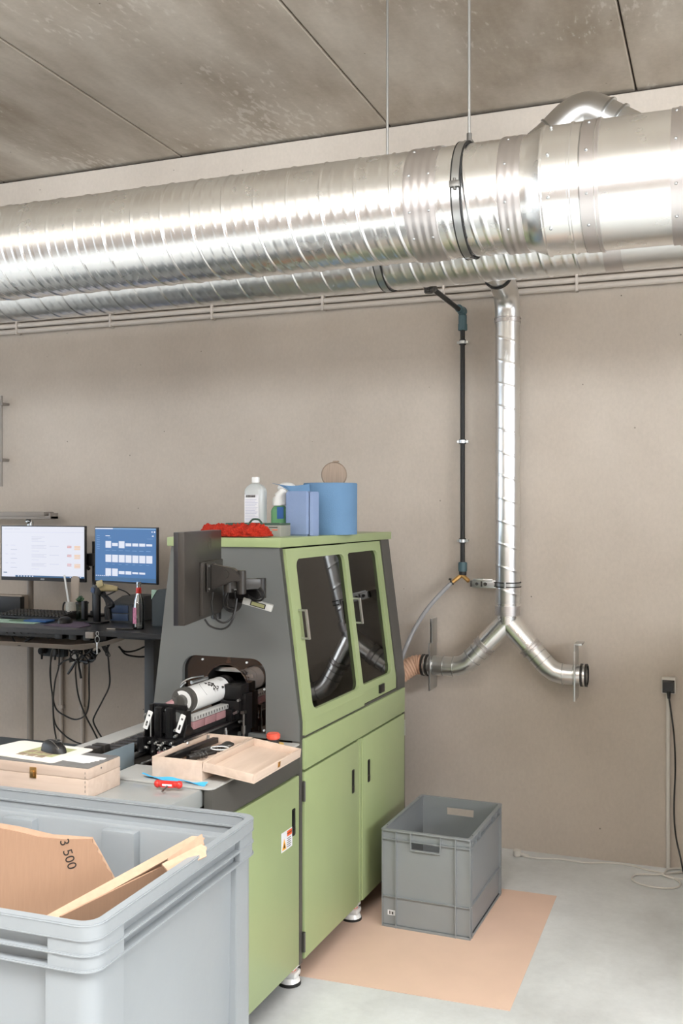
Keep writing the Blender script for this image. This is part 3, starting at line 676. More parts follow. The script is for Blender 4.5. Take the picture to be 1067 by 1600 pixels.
# small handheld meter hanging from the arm
c0 = at(403, 944, 3.26)
b = MB(); b.box(-.055, .055, -.02, .02, -.012, .012, b=.002, Mx=T(*c0) @ R(20) @ R(16, 'Y')); b.box(-.026, .030, -.0215, -.0195, -.009, .009, m=1, Mx=T(*c0) @ R(20) @ R(16, 'Y')); b.box(-.022, .026, -.0225, -.0210, -.006, .006, m=2, Mx=T(*c0) @ R(20) @ R(16, 'Y'))
b.cyl(c0 + Vector((-.05, 0, .01)), at(372, 938, 3.31), .009, m=1)
solo('barcode_reader', b, ['scannerw', 'slot', 'olive'], 'small silver reader head hanging under the black monitor arm', 'scanner')

# ================================================================== THINGS ON TOP OF THE MACHINE
ZL = ZT + .036
def zl(px, Y): return X(px, Y)
# red cloth
b = MB()
def lump(c, sxyz, seed):
    t = bmesh.new(); bmesh.ops.create_icosphere(t, subdivisions=5, radius=1)
    for v in t.verts:
        n = v.co.copy(); p = Vector((n.x * sxyz[0], n.y * sxyz[1], max(n.z, -.25) * sxyz[2]))
        f = noise.noise(p * 30 + Vector((seed, 0, 0))) * .014 + noise.noise(p * 110) * .010 + abs(noise.noise(p * 240)) * .009
        p += n * f; p.z = max(p.z, -.25 * sxyz[2]); v.co = p + Vector(c)
    b.merge(t)
lump((zl(343, 3.52), 3.53, ZL + .012), (.075, .055, .036), 1); lump((zl(375, 3.52), 3.52, ZL + .012), (.08, .05, .036), 4); lump((zl(401, 3.52), 3.52, ZL + .013), (.055, .055, .038), 9)
lump((zl(325, 3.52), 3.54, ZL + .010), (.04, .045, .036), 12)
solo('cleaning_mop_cloth', b, 'red', 'crumpled orange-red fluffy cloth on top of the machine', 'cloth', angle=180)
# flat carton under the bottle
x0, x1 = zl(352, 3.62), zl(438, 3.62)
b = MB(); b.box(x0, x1, 3.62, 3.72, ZL, ZL + .046, b=.002, m=1); b.box(x0, x1, 3.62, 3.72, ZL + .046, ZL + .054, b=.002, m=0); b.tube(crv([(x0 + .09, 3.66, ZL + .054), (x0 + .105, 3.66, ZL + .068), (x0 + .13, 3.66, ZL + .068), (x0 + .145, 3.66, ZL + .054)]), .004, m=0)
b.box(x1 - .05, x1 - .012, 3.6185, 3.6200, ZL + .036, ZL + .039, m=2); b.box(x1 - .035, x1 - .012, 3.6185, 3.62, ZL + .026, ZL + .029, m=3)
solo('flat_carton', b, ['gbox', 'gcard', 'slot', 'orange'], 'flat grey and dark green carton behind the red cloth', 'box')
# disinfectant bottle
cx, cy = zl(399.5, 3.80), 3.80
bt = thing('disinfectant_bottle', 'translucent white bottle with a printed label and white screw cap on the machine', 'bottle', (cx, cy, ZL))
b = MB(); 
def flask(b, cx, cy, z0, wx, wy, h, hs, nr, m=0):
    prof = [(1, 0), (1, h), (.97, h + hs * .25), (.80, h + hs * .6), (.5, h + hs * .85), (nr / wx, h + hs)]
    t = bmesh.new(); rings = []
    for s_, z in [(.94, 0)] + [(1, .006)] + prof[1:]:
        rings.append([t.verts.new((cx + p[0] * (s_ if s_ > .6 else s_), cy + p[1] * (s_ if s_ > .6 else s_ * wx / wy if s_ * wx < wy else s_), z0 + z)) for p in rr(-wx, -wy, wx, wy, wy * .7, 6)])
    for a, c in zip(rings, rings[1:]):
        for i in range(len(a)): t.faces.new((a[i], a[(i + 1) % len(a)], c[(i + 1) % len(a)], c[i]))
    t.faces.new(rings[0]); t.faces.new(rings[-1]); b.merge(t, m)
flask(b, cx, cy, ZL, .045, .032, .185, .035, .014); part('body', b, 'clearpl', bt)
b = MB(); b.cyl((cx, cy, ZL + .222), (cx, cy, ZL + .246), .0165, n=28, b=.002); part('cap', b, 'white', bt)
b = MB(); b.box(cx - .036, cx + .030, cy - .0335, cy - .0325, ZL + .055, ZL + .172); b.box(cx - .036, cx + .030, cy - .0345, cy - .0335, ZL + .060, ZL + .158, m=1)
for k in range(8): b.box(cx - .028 + k * .0055, cx - .0245 + k * .0055, cy - .0350, cy - .0345, ZL + .160, ZL + .170, m=2)
for k in range(14): b.box(cx - .032, cx + .020 + .006 * ((k * 7) % 3 - 1), cy - .0350, cy - .0345, ZL + .065 + k * .0065, ZL + .0670 + k * .0065, m=3)
part('printed_label', b, ['label', 'label', 'ink', 'lilac'], bt)
# green cleaner bottle
cx, cy = zl(437, 3.83), 3.83
bt = thing('cleaner_bottle', 'green and white cleaner bottle between the clear bottle and the blue rolls', 'bottle', (cx, cy, ZL))
b = MB(); flask(b, cx, cy, ZL, .035, .026, .10, .03, .016); part('body', b, 'gliq', bt)
b = MB(); b.cyl((cx, cy, ZL + .125), (cx - .002, cy, ZL + .165), .032, .027, n=28, b=.004); b.cyl((cx, cy, ZL + .16), (cx + .02, cy, ZL + .195), .027, .014, n=24, b=.004); part('cap', b, 'white', bt)
b = MB(); b.box(cx + .0, cx + .030, cy - .0280, cy - .0262, ZL + .07, ZL + .12); part('sleeve', b, 'bluep', bt)
# big blue roll
cx, cy, rb, hb = zl(516, 4.08), 4.08, .118, .225
b = MB(); b.lathe([(.035, 0), (rb, 0), (rb, .004), (rb + .001, hb - .004), (rb - .002, hb), (.035, hb - .002)], T(cx, cy, ZL), closed=True, n=64)
t0 = at(487, 755, 3.99); t1 = at(430, 751, 3.90)
def flap(u, v):
    top = Vector((t0.x + (t1.x - t0.x) * u, 3.98 - .10 * u, ZL + hb - .004 - .010 * sin(u * pi)))
    ln = (.20 * (1 - u) ** 1.6 + .012)
    return top + Vector((.05 * v * u, -.012 * sin(v * 3 + u * 2), -ln * v))
b.sheet(flap, 14, 10, .0012)
solo('paper_towel_roll', b, 'blue', 'large blue industrial paper roll with a loose flap on the machine', 'paper roll')
# smaller folded roll
cx, cy = zl(466, 3.80), 3.80
b = MB(); Rf = [(-.050, -.02), (.045, -.022), (.052, -.015), (.052, .03), (-.045, .035), (-.052, .02)]
b.plate(Rf, .185, T(cx, cy, ZL), b=.006)
o = [(.054, -.012), (.070, -.006), (.078, .01), (.082, .03), (.060, .032)]
b.plate(o, .183, T(cx, cy, ZL), b=.003)
solo('folded_paper_towels', b, 'bluel', 'upright folded pack of pale blue tissue in front of the big blue roll', 'paper towels')
# brown round block standing in the roll core
c = at(522, 742, 4.08)
b = MB(); b.lathe([(0, -.012), (.050, -.012), (.056, -.006), (.057, .004), (.052, .012), (0, .014)], T(c.x, c.y, c.z) @ R(18) @ R(90, 'X'), n=44)
b.lathe([(.046, .012), (.055, .010), (.056, .020), (.047, .022)], T(c.x, c.y, c.z) @ R(18) @ R(-90, 'X'), n=44, closed=True)
b.box(c.x - .004, c.x + .020, c.y - .01, c.y + .01, c.z + .055, c.z + .062, b=.003)
solo('round_sanding_disc', b, 'brownw', 'brown striped disc standing up behind the large blue roll', 'disc')
c = at(448, 750, 4.02)
b = MB()
b.cyl((c.x - .002, 4.02, ZL), (c.x - .002, 4.02, ZL + .20), .034, n=28, b=.004); b.sph((c.x, 4.02, ZL + .205), .042, (1, .8, .6), u=24)
solo('white_tub', b, 'white', 'white rounded container top behind the green cleaner bottle', 'container')

# ================================================================== THINGS ON THE MACHINE TABLE
# closed wooden box
X0, X1, Y0, Y1, Z0, H = -2.235, -1.812, 2.562, 2.735, .9185, .094
wb = thing('closed_wooden_box', 'closed light wooden box with brass clasp under the mouse mat', 'wooden box', (-2.02, 2.65, Z0))
b = MB(); b.box(X0, X1, Y0, Y1, Z0, Z0 + H * .62, b=.002); b.box(X0 + .002, X1 - .002, Y0 + .002, Y1 - .002, Z0 + .03, Z0 + H * .63)
part('box_body', b, 'wood', wb)
b = MB(); b.box(X0, X1, Y0, Y1, Z0 + H * .635, Z0 + H - .003, b=.002); part('box_lid', b, 'wood', wb)
b = MB(); b.box(X0 + .003, X1 - .003, Y0 + .003, Y1 - .003, Z0 + H - .003, Z0 + H, b=.0005); part('lid_sheet', b, 'slate', wb, 'grey slate-look sheet on the lid')
b = MB(); q = at(52, 1203, Y0); b.box(q.x - .012, q.x + .012, Y0 - .003, Y0, Z0 + .046, Z0 + .080, b=.001); b.box(q.x - .006, q.x + .006, Y0 - .008, Y0 - .002, Z0 + .052, Z0 + .070, b=.002); part('clasp', b, 'brass', wb)
b = MB(); b.cyl((X1, 2.63, Z0 + .08), (X1 + .001, 2.63, Z0 + .08), .003, n=10)
for k in range(6): b.box(X1 - .012, X1 - .010, Y0 - .0004, Y0, Z0 + .005 + k * .014, Z0 + .012 + k * .014)
part('nail', b, 'steeld', wb)
# torn white paper on the box
q = atz(140, 1184, Z0 + H)
b = MB(); random.seed(5)
pts = [(-.10, -.035), (.045, -.050), (.050, -.042), (.060, -.040), (.058, -.030), (.066, -.024), (.060, -.014), (.072, -.008), (.066, .004), (.078, .012), (.074, .03), (-.06, .04)]
b.plate(pts, .0006, T(q.x - .02, 2.66, Z0 + H + .0001)); solo('torn_paper', b, 'white', 'torn white paper beside the mouse mat on the wooden box', 'paper')
# mouse mat
Zm = Z0 + H + .001
cs = [atz(-40, 1175, Zm), atz(82, 1193, Zm), atz(148, 1172, Zm), atz(35, 1158, Zm)]
cs = [(c.x, c.y) for c in cs]
def rounded(poly, r, n=4):
    out = []; N = len(poly)
    for i in range(N):
        p, a, c = Vector(poly[i]), Vector(poly[i - 1]), Vector(poly[(i + 1) % N])
        d1 = (a - p).normalized() * r; d2 = (c - p).normalized() * r
        for k in range(n + 1):
            t = k / n; out.append(tuple((p + d1) * (1 - t) ** 2 + p * 2 * t * (1 - t) + (p + d2) * t * t))
    return out
mm = MB(); mm.plate(rounded(cs, .018), .003, T(0, 0, Zm), m=0); 
cc = [Vector((x, y)) for x, y in cs]
def qd(u, v): return cc[0].lerp(cc[1], u).lerp(cc[3].lerp(cc[2], u), v)
def patch(u0, u1, v0, v1, m, zz=.0031):
    mm.plate([tuple(qd(u0, v0)), tuple(qd(u1, v0)), tuple(qd(u1, v1)), tuple(qd(u0, v1))], .0002, T(0, 0, Zm + zz), m=m)
patch(.42, .85, .25, .85, 1)
for i in range(3):
    for j in range(2): patch(.44 + i * .12, .54 + i * .12, .16 + j * .2, .32 + j * .2, 2, .0034)
mm2 = solo('mouse_mat', mm, ['pad', 'padg', 'padb'], 'white printed mouse mat lying on the closed wooden box', 'mouse mat')
# mouse
q = atz(84, 1174, Zm + .003)
ms = thing('computer_mouse', 'black wireless mouse on the white printed mat', 'computer mouse', (q.x, q.y, Zm + .0033), 72, local=True)
b = MB()
def shell(u, v, s=1.0):
    a = u * 2 * pi; x = cos(a) * (.030 - .003 * cos(2 * a)); y = sin(a) * .056
    r = v ** .7; z = max(0, 1 - r ** 3.2) ** .5 * (.034 + .006 * sin(a) * r)
    return Vector((x * r * s, y * r * s, z * s))
b.grid(shell, 32, 10, wrapu=True); b.grid(lambda u, v: Vector((cos(u * 2 * pi) * .029 * v, sin(u * 2 * pi) * .048 * v, .001)), 32, 2, wrapu=True); part('mouse_shell', b, 'black', ms, angle=180)
b = MB(); b.plate(rr(-.006, -.048, .006, -.012, .005, 4), .003, T(0, 0, 0) @ R(-14, 'X') @ T(0, -.004, .026), b=.001); b.tube(crv([(-.010, .01, .037), (-.013, -.01, .036), (-.014, -.03, .028), (-.011, -.045, .016)]), .0014); b.tube(crv([(.010, .01, .037), (.013, -.01, .036), (.014, -.03, .028), (.011, -.045, .016)]), .0014); part('chrome_trim', b, 'steeld', ms)
b = MB(); b.cyl((-.003, -.028, .034), (.003, -.028, .034), .008, n=20); part('scroll_wheel', b, 'rubber', ms)
# open wooden box
X0, X1, Y0, Y1, Z0, H, tk = -1.762, -1.575, 2.845, 3.215, .9252, .064, .009
ob = thing('open_wooden_box', 'open light wooden box of tools with its lid folded to the right', 'wooden box', ((X0 + X1) / 2, 3.03, Z0))
b = MB(); b.box(X0, X1, Y0, Y0 + tk, Z0, Z0 + H, b=.001); b.box(X0, X1, Y1 - tk, Y1, Z0, Z0 + H, b=.001); b.box(X0, X0 + tk, Y0 + tk, Y1 - tk, Z0, Z0 + H, b=.001); b.box(X1 - tk, X1, Y0 + tk, Y1 - tk, Z0, Z0 + H - .002, b=.001); b.box(X0 + tk, X1 - tk, Y0 + tk, Y1 - tk, Z0 + .0, Z0 + .005)
part('box_body', b, 'woody', ob)
# lid: tray hinged at the right top edge, opened past vertical; measured corners
Zl = Z0 + H
def lidM():
    # local: x away from hinge (width .187), y along length, z thickness upwards (inside face up)
    return T(X1 + .001, Y0, Zl - .026) @ R(7, 'Y')
b = MB(); W = X1 - X0; Lh = Y1 - Y0; lt = .024
L_ = lidM()
b.box(0, W, 0, Lh, -.006, 0, Mx=L_, b=.0008); b.box(0, tk * .7, 0, Lh, 0, lt, Mx=L_, b=.0008); b.box(W - tk * .7, W, 0, Lh, 0, lt, Mx=L_, b=.0008); b.box(tk * .7, W - tk * .7, 0, tk * .7, 0, lt, Mx=L_, b=.0008); b.box(tk * .7, W - tk * .7, Lh - tk * .7, Lh, 0, lt, Mx=L_, b=.0008)
ld = part('box_lid', b, 'woody', ob)
b = MB(); b.box(W, W + .002, Lh * .5 - .008, Lh * .5 + .008, .004, .022, Mx=L_); b.box(W + .001, W + .004, Lh * .5 - .003, Lh * .5 + .003, .006, .016, Mx=L_); part('clasp_plate', b, 'brass', ld)
# contents of the open box
b = MB(); b.box(-.012, .012, -.155, .155, 0, .020, b=.003, Mx=T(-1.715, 3.03, Z0 + .040) @ R(-3)); solo('black_straightedge', b, 'blackm', 'long black bar lying along the left inside of the open wooden box', 'bar')
b = MB(); b.box(-.016, .016, -.06, .06, 0, .028, b=.001, Mx=T(-1.735, 2.95, Z0 + .006) @ R(-3)); solo('wooden_offcut', b, 'woody', 'small pale wood block under the black bar in the open box', 'wood block')
for i, (x, y, a, l, lb) in enumerate(((-1.670, 3.06, -14, .15, 'black tool bit with grooves nearest the bar in the open box'), (-1.645, 3.09, -18, .14, 'dark tool bit in the middle of the open box'), (-1.655, 2.99, -30, .11, 'dark tool bit crossing the front of the open box'))):
    t = thing('tool_bit', lb, 'tool', (x, y, Z0 + .034), a, 'tool bits in the open box', local=True)
    b = MB(); b.cyl((0, -l / 2, .010), (0, l * .1, .010), .010, n=16, b=.002); b.cyl((0, l * .1, .010), (0, l / 2, .012), .006, n=12, b=.001); b.box(-.012, .012, -l / 2, -l / 2 + .03, .0, .018, b=.002); part('shank', b, 'blacks', t)
    b = MB()
    for k in range(4): b.lathe([(.0095, 0), (.0115, .001), (.0115, .003), (.0095, .004)], T(0, -.03 + k * .014, .010) @ R(-90, 'X'), closed=True, n=16)
    part('ring', b, 'steeld', t)
b = MB(); b.lathe([(.008, 0), (.030, 0), (.030, .004), (.008, .006)], T(-1.690, 2.90, Z0 + .036), closed=True, n=32); b.cyl((-1.690, 2.90, Z0 + .036), (-1.690, 2.90, Z0 + .044), .0078, n=16); solo('steel_washer', b, 'alu', 'round silver flange at the front of the open wooden box', 'flange')
b = MB(); b.lathe([(0, 0), (.022, 0), (.025, .006), (.022, .022), (.012, .028), (0, .028)], T(-1.625, 3.12, Z0 + .035), n=24); b.tube([Vector((-1.625 + .032 * cos(a / 12 * 2 * pi), 3.06 + .026 * sin(a / 12 * 2 * pi), Z0 + .055)) for a in range(13)], .0022, n=6, m=1, cap=False); solo('coiled_lead', b, ['steeld', 'white'], 'dark round knob with a white wire loop in the back of the open box', 'cable')
# red T handle driver
q = atz(263, 1226, .925 + .012)
dr = thing('t_handle_driver', 'red T-handled driver lying on the front edge of the machine table', 'screwdriver', (q.x, q.y, .9255), 9, local=True)
b = MB(); b.cyl((-.044, 0, .013), (.044, 0, .013), .0105, n=20, b=.003); b.sph((-.036, 0, .013), .0125, (.9, 1, 1)); b.sph((.036, 0, .013), .0125, (.9, 1, 1)); b.box(-.022, .022, -.0115, .0115, .004, .022, b=.004); part('grip', b, 'redp', dr)
b = MB(); b.cyl((0, -.008, .010), (0, -.05, .004), .003, n=10); part('blade', b, 'steeld', dr)
b = MB(); b.box(-.016, .016, -.0125, -.0110, .010, .016); part('printed_mark', b, 'label', dr)
# blue cloth strip
A = atz(228, 1210, .93); B_ = atz(325, 1224, .93)
def strip(u, v):
    p = A.lerp(B_, u); n = Vector((-(B_ - A).y, (B_ - A).x, 0)).normalized()
    wv = .006 * sin(u * 14) * (1 - u * .3)
    return Vector((p.x, p.y, .9265)) + n * ((v - .5) * (.020 + .006 * sin(u * 7)) - .012) + Vector((0, 0, .004 + .004 * sin(u * 11 + v * 3) + (.009 * max(0, 1 - u * 9)) * (1 - v)))
b = MB(); b.sheet(strip, 40, 5, .0012); solo('blue_cloth_strip', b, 'cyan', 'bright blue fabric strip in front of the open wooden box', 'cloth')

# ================================================================== BIG BIN
bn = thing('large_stacking_container', 'big light grey plastic container filled with cardboard in the foreground', 'container', (-1.19, 2.47, 0), 1.2, local=True)
BW, BL, BH = 1.2, .79, .965      # local x: 0 right edge .. -BW ; y: 0 far .. -BL near
def loop(inset, r=.045, n=6): return [(x, y) for x, y in rr(-BW + inset, -BL + inset, -inset, -inset, max(.012, r - inset * .6), n)]
b = MB()
def ringplate(i0, i1, z0, z1, bv=.003, r=.045): b.plate(loop(i0, r), z1 - z0, T(0, 0, z0), holes=[loop(i1, r)], b=bv)
# shell walls
t = bmesh.new(); prof = [(.050, .13), (.036, .14), (.024, .86), (.012, BH - .006), (.012, BH - .002), (.022, BH - .002), (.026, BH - .052), (.044, BH - .056), (.048, BH - .062), (.056, .15)]
rings = [[t.verts.new((x, y, z)) for x, y in loop(i)] for i, z in prof]
for a, c in zip(rings, rings[1:]):
    for i in range(len(a)): t.faces.new((a[i], a[(i + 1) % len(a)], c[(i + 1) % len(a)], c[i]))
t.faces.new(rings[0]); t.faces.new(rings[-1]); b.merge(t, 0)
part('tub', b, 'bin', bn)
b = MB(); ringplate(0, .024, BH - .006, BH + .001, .0025)
t = bmesh.new(); rings = [[t.verts.new((x, y, z)) for x, y in loop(i)] for i, z in ((.0, BH - .004), (.001, BH - .030), (.022, BH - .030))]
for a, c in zip(rings, rings[1:]):
    for i in range(len(a)): t.faces.new((a[i], a[(i + 1) % len(a)], c[(i + 1) % len(a)], c[i]))
b.merge(t, 0)
part('rim', b, 'bin', bn)
for z in (BH - .034, BH - .066, BH - .098):
    b = MB(); ringplate(0, .03, z, z + .006, .0018); part('rim_rib', b, 'bin', bn)
# corner blocks filling the rib band, corner columns and wall ribs
def colbox(b, x0, x1, y0, y1, z0, z1, bv=.012): b.box(x0, x1, y0, y1, z0, z1, b=bv)
def cornerL(b, sx_, sy_, o_, i_, ln, z0, z1, r=.045):
    P = [(-ln, -o_)] + [(-o_ - r + r * sin(radians(a)), -o_ - r + r * cos(radians(a))) for a in range(0, 91, 15)] + [(-o_, -ln)]
    r2 = max(.008, r - (i_ - o_)); P += [(-i_, -ln)] + [(-i_ - r2 + r2 * cos(radians(a)), -i_ - r2 + r2 * sin(radians(a))) for a in range(0, 91, 15)] + [(-ln, -i_)]
    P = [((x if sx_ > 0 else -BW - x), (y if sy_ > 0 else -BL - y)) for x, y in P]
    b.plate(P, z1 - z0, T(0, 0, z0), b=.0015)
for sx_ in (1, -1):
    for sy_ in (1, -1):
        b = MB(); cornerL(b, sx_, sy_, .003, .020, .115, BH - .10, BH - .008); part('corner_block', b, 'bin', bn)
        b = MB(); cornerL(b, sx_, sy_, .010, .045, .125, .12, BH - .10); part('corner_column', b, 'bin', bn)
for x in (-.42, -.78): b = MB(); b.box(x - .05, x + .05, -BL + .006, -BL + .05, .14, .86, b=.012); part('wall_rib', b, 'bin', bn)
b = MB()   # ribs on inner far wall
for x in (-.40, -.74): b.box(x - .055, x + .055, -.080, -.040, .2, BH - .064, b=.012)
b.box(-BW + .12, -.12, -.075, -.042, .2, .50, b=.01)
part('inner_rib', b, 'bin', bn)
b = MB(); b.box(-BW + .04, -.04, -BL + .04, -.04, .10, .14, b=.01)
for x in (-.10, -.60, -1.10): b.box(x - .06, x + .06, -BL + .05, -.05, 0, .105, b=.01)
part('pallet_runner', b, 'bin', bn)

# cardboard in the bin
def cardsheet(O, U, V, outline, th, bend=0.0, b=None):
    U, V = Vector(U).normalized(), Vector(V); V = (V - U * V.dot(U)).normalized(); N = U.cross(V).normalized()
    Mx = Matrix(((U.x, V.x, N.x, O[0]), (U.y, V.y, N.y, O[1]), (U.z, V.z, N.z, O[2]), (0, 0, 0, 1)))
    b = b or MB(); b.plate(outline, th, Mx); return b, Mx
# large flap with the number
TL = at(-60, 1284, 2.02); TR = at(143, 1311, 2.13)
U = (TR - TL).normalized(); V = Vector((.03, -.10, -1)); L = (TR - TL).length
random.seed(11)
right = []
for k in range(15):
    f = k / 14; right.append((L + .002 + f * .105 - .006 * (k % 2) + random.uniform(-.003, .003), f * .135))
o = [(0, 0), (L * .35, .004), (L * .6, .012), (L * .8, .010)] + right + [(L + .16, .22), (L + .16, .40), (0, .40)]
b, Mx = cardsheet(TL, U, V, o, .004)
cf = thing('torn_cardboard_flap', 'large torn cardboard sheet printed with 3 500 inside the grey container', 'cardboard', (TL.x, TL.y, TL.z - .4))
cfp = part('sheet', b, 'card', cf)
# lighter peeled liner along its top edge
b = MB()
b.plate([(0, -.012), (L * .45, -.006), (L * .7, .002), (L + .002, -.004), (L + .006, .010), (L * .9, .016), (L * .8, .030), (L * .7, .022), (L * .6, .020), (L * .35, .006), (0, .002)], .0012, Mx @ T(0, 0, .0042)); b.plate([(L + .004 + f * .105 + dx, f * .135) for f, dx in [(k / 10, 0) for k in range(11)] + [(k / 10, -.007 - .003 * (k % 2)) for k in range(10, -1, -1)]], .0012, Mx @ T(0, 0, .0042))
part('peeled_edge', b, 'cardl', cf, 'paler torn edge')
d0 = at(95, 1318, 2.10); loc = Mx.inverted() @ at(103, 1337, 2.09); loc.z = 0
b = MB(); side = 1 if (Mx.to_3x3() @ Vector((0, 0, 1))).y < 0 else -1
TM = Mx @ T(loc.x, loc.y, .0048 if side > 0 else -.0008) @ R(64 - 180) @ (Matrix.Identity(4) if side > 0 else Matrix.Scale(-1, 4, (1, 0, 0)))
b.text('3 500', .034, TM, depth=.0002)
part('printed_number', b, 'ink', cf)
# folded cardboard profile leaning on the right rim
A = at(62, 1436, 1.85); B_ = at(300, 1306, 2.188)
U = (B_ - A).normalized(); LL = (B_ - A).length
cp = thing('folded_cardboard_strips', 'folded cardboard strips leaning over the right rim of the grey container', 'cardboard', (A.x, A.y, A.z - .1))
Mx0 = None
def frame(O, U, V):
    U = Vector(U).normalized(); V = Vector(V); V = (V - U * V.dot(U)).normalized(); N = U.cross(V).normalized()
    return Matrix(((U.x, V.x, N.x, O[0]), (U.y, V.y, N.y, O[1]), (U.z, V.z, N.z, O[2]), (0, 0, 0, 1)))
dn = Vector((.35, -.25, -1))
b = MB(); Mf = frame(A, U, Vector((.5, -.6, -.35))); b.plate([(-.08, 0), (LL, 0), (LL + .012, .012), (LL + .02, .026), (-.08, .030)], .004, Mf); part('top_fold', b, 'cardl', cp)
b = MB(); Mf = frame(A + Vector((.012, -.016, -.012)), U, Vector((-.1, -.1, -1))); b.plate([(-.05, 0), (LL + .015, 0), (LL + .03, .018), (LL + .015, .034), (LL + .05, .045), (LL - .05, .10), (-.05, .10)], .004, Mf); part('inner_fold', b, 'card', cp)
b = MB(); A2 = at(95, 1432, 1.83); B2 = at(276, 1343, 2.14); U2 = (B2 - A2).normalized(); L2 = (B2 - A2).length
Mf = frame(A2, U2, Vector((-.1, -.1, -1))); b.plate([(0, 0), (L2 - .008, 0), (L2, .008), (L2 + .004, .03), (L2 - .002, .055), (L2 * .6, .075), (L2 * .45, .12), (-.02, .12)], .005, Mf); part('outer_flap', b, 'card', cp)
b = MB(); A3 = at(268, 1350, 2.06); B3 = at(318, 1324, 2.155); U3 = (B3 - A3).normalized(); L3 = (B3 - A3).length
Mf = frame(A3, U3, Vector((.3, -.4, -.3))); b.plate([(-.02, -.012), (L3, -.016), (L3 + .008, .004), (L3 - .004, .014), (L3 - .01, .024), (-.02, .020)], .004, Mf)
Mf = frame(A3 + Vector((-.01, 0, .012)), U3, Vector((.0, -.1, -1))); b.plate([(0, 0), (L3 + .01, -.016), (L3 + .012, .01), (0, .03)], .003, Mf); part('torn_end', b, 'cardl', cp)

# ================================================================== CRATE + FLOOR PAPER
b = MB()
pp = [(-1.62, 3.535), (-.718, 3.56), (-.722, 4.1), (-.728, 4.70), (-1.62, 4.69)]
b.plate(pp, .0015, T(0, 0, .0005)); solo('floor_paper', b, 'paper', 'sheet of brown protective paper laid on the floor beside the green machine', 'paper')
CX, CY, CW, CL_, CHh = -1.387, 4.085, .402, .565, .42
cr = thing('euro_crate', 'empty open grey plastic crate standing on the brown paper', 'crate', (CX, CY, .002), -1.5, local=True)
b = MB(); t = bmesh.new()
def cl(i, n=4): return rr(i, i, CW - i, CL_ - i, .012, n)
prof = [(.018, .0), (.012, .006), (.006, CHh - .002), (.008, CHh), (.012, CHh), (.014, .02)]
# walls: build with hand holes front and back
for (y0) in (.013, CL_ - .017):
    b.plate([(.008, .006), (CW - .008, .006), (CW - .004, CHh), (.004, CHh)], .004, T(0, y0, 0) @ AX['xz'], holes=[[(CW * .34, .345), (CW * .66, .345), (CW * .665, .383), (CW * .335, .383)]])
for x0 in (.012, CW - .016): b.box(x0, x0 + .004, .014, CL_ - .014, .006, CHh)
b.box(.008, CW - .008, .010, CL_ - .010, .0, .010)
part('tub', b, 'crate', cr)
b = MB(); b.plate(cl(0), .008, T(0, 0, CHh - .005), holes=[cl(.016)], b=.0015); rim = part('rim', b, 'crate', cr)
s = MB()
for x, y in ((.010, .06), (CW - .010, .06), (.010, CL_ - .06)): s.cyl((x, y, CHh + .0028), (x, y, CHh + .0036), .003, n=10)
part('rim_hole', s, 'slot', rim)
b = MB(); b.plate(cl(.001), .005, T(0, 0, CHh - .042), holes=[cl(.015)], b=.001); b.plate(cl(.003), .005, T(0, 0, .130), holes=[cl(.015)], b=.001); b.plate(cl(.004), .010, T(0, 0, .0), holes=[cl(.016)], b=.001)
part('band_rib', b, 'crate', cr)
b = MB()
for x in (CW * .17, CW * .335, CW * .665, CW * .83):
    z0 = .0 if x in (CW * .17, CW * .83) else CHh - .04
    for y0, y1 in ((.002, .014), (CL_ - .014, CL_ - .002)): b = MB(); b.box(x - .002, x + .002, y0, y1, z0, CHh - .004); part('upright_rib', b, 'crate', cr)
for y in (.03, .10, .165, .40, .46, CL_ - .03):
    z0 = .0 if y in (.03, CL_ - .03) else CHh - .04
    for x0, x1 in ((.002, .013), (CW - .013, CW - .002)): b = MB(); b.box(x0, x1, y - .002, y + .002, z0, CHh - .004); part('upright_rib', b, 'crate', cr)
for x in (.004, CW - .008):
    for y in (.004, CL_ - .008): b = MB(); b.box(x, x + .004, y, y + .004, .0, CHh - .001); part('upright_rib', b, 'crate', cr)
b = MB(); b.tube([(CW * .335, .004, .385), (CW * .34, .004, .343), (CW * .66, .004, .343), (CW * .665, .004, .385)], .0035, n=6)
part('handle_edge', b, 'crate', cr)
b = MB(); b.box(.028, .062, .0120, .0131, .050, .072); b.box(.036, .040, .0116, .0120, .054, .068, m=1); b.box(.043, .045, .0116, .0120, .054, .068, m=1); b.box(.048, .054, .0116, .0120, .054, .066, m=1); part('sticker', b, ['label', 'ink'], cr, 'small white sticker')

# ================================================================== DUCTS
D1Y, D1Z, D1R = 3.24, 2.828, .180
PITCH = .122
def spiral(b, xa, xb, yc, zc, r, pitch, m=0, nth=72, ribs=True):
    n = int((xb - xa) / .0026)
    def f(u, v):
        x = xa + (xb - xa) * u; th = v * 2 * pi                       # th: 0 top, pi/2 front, pi bottom
        ph = (x / pitch - th / (2 * pi)) % 1.0
        def rg(c, wd, h):
            d = abs((ph - c + .5) % 1 - .5) * pitch
            return h * max(0, 1 - (d / wd) ** 2)
        rad = r + rg(.5, .0045, .0034) + (rg(.18, .009, .0009) + rg(.82, .009, .0009) if ribs else 0)
        return Vector((x, yc - sin(th) * rad, zc + cos(th) * rad))
    b.grid(f, n, nth, wrapv=True, m=m)
def dring(b, x0, x1, yc, zc, r, h=.003, m=0):
    b.lathe([(r - .004, 0), (r + h, 0), (r + h, x1 - x0), (r - .004, x1 - x0)], T(x0, yc, zc) @ R(90, 'Y'), closed=True, n=72, m=m)
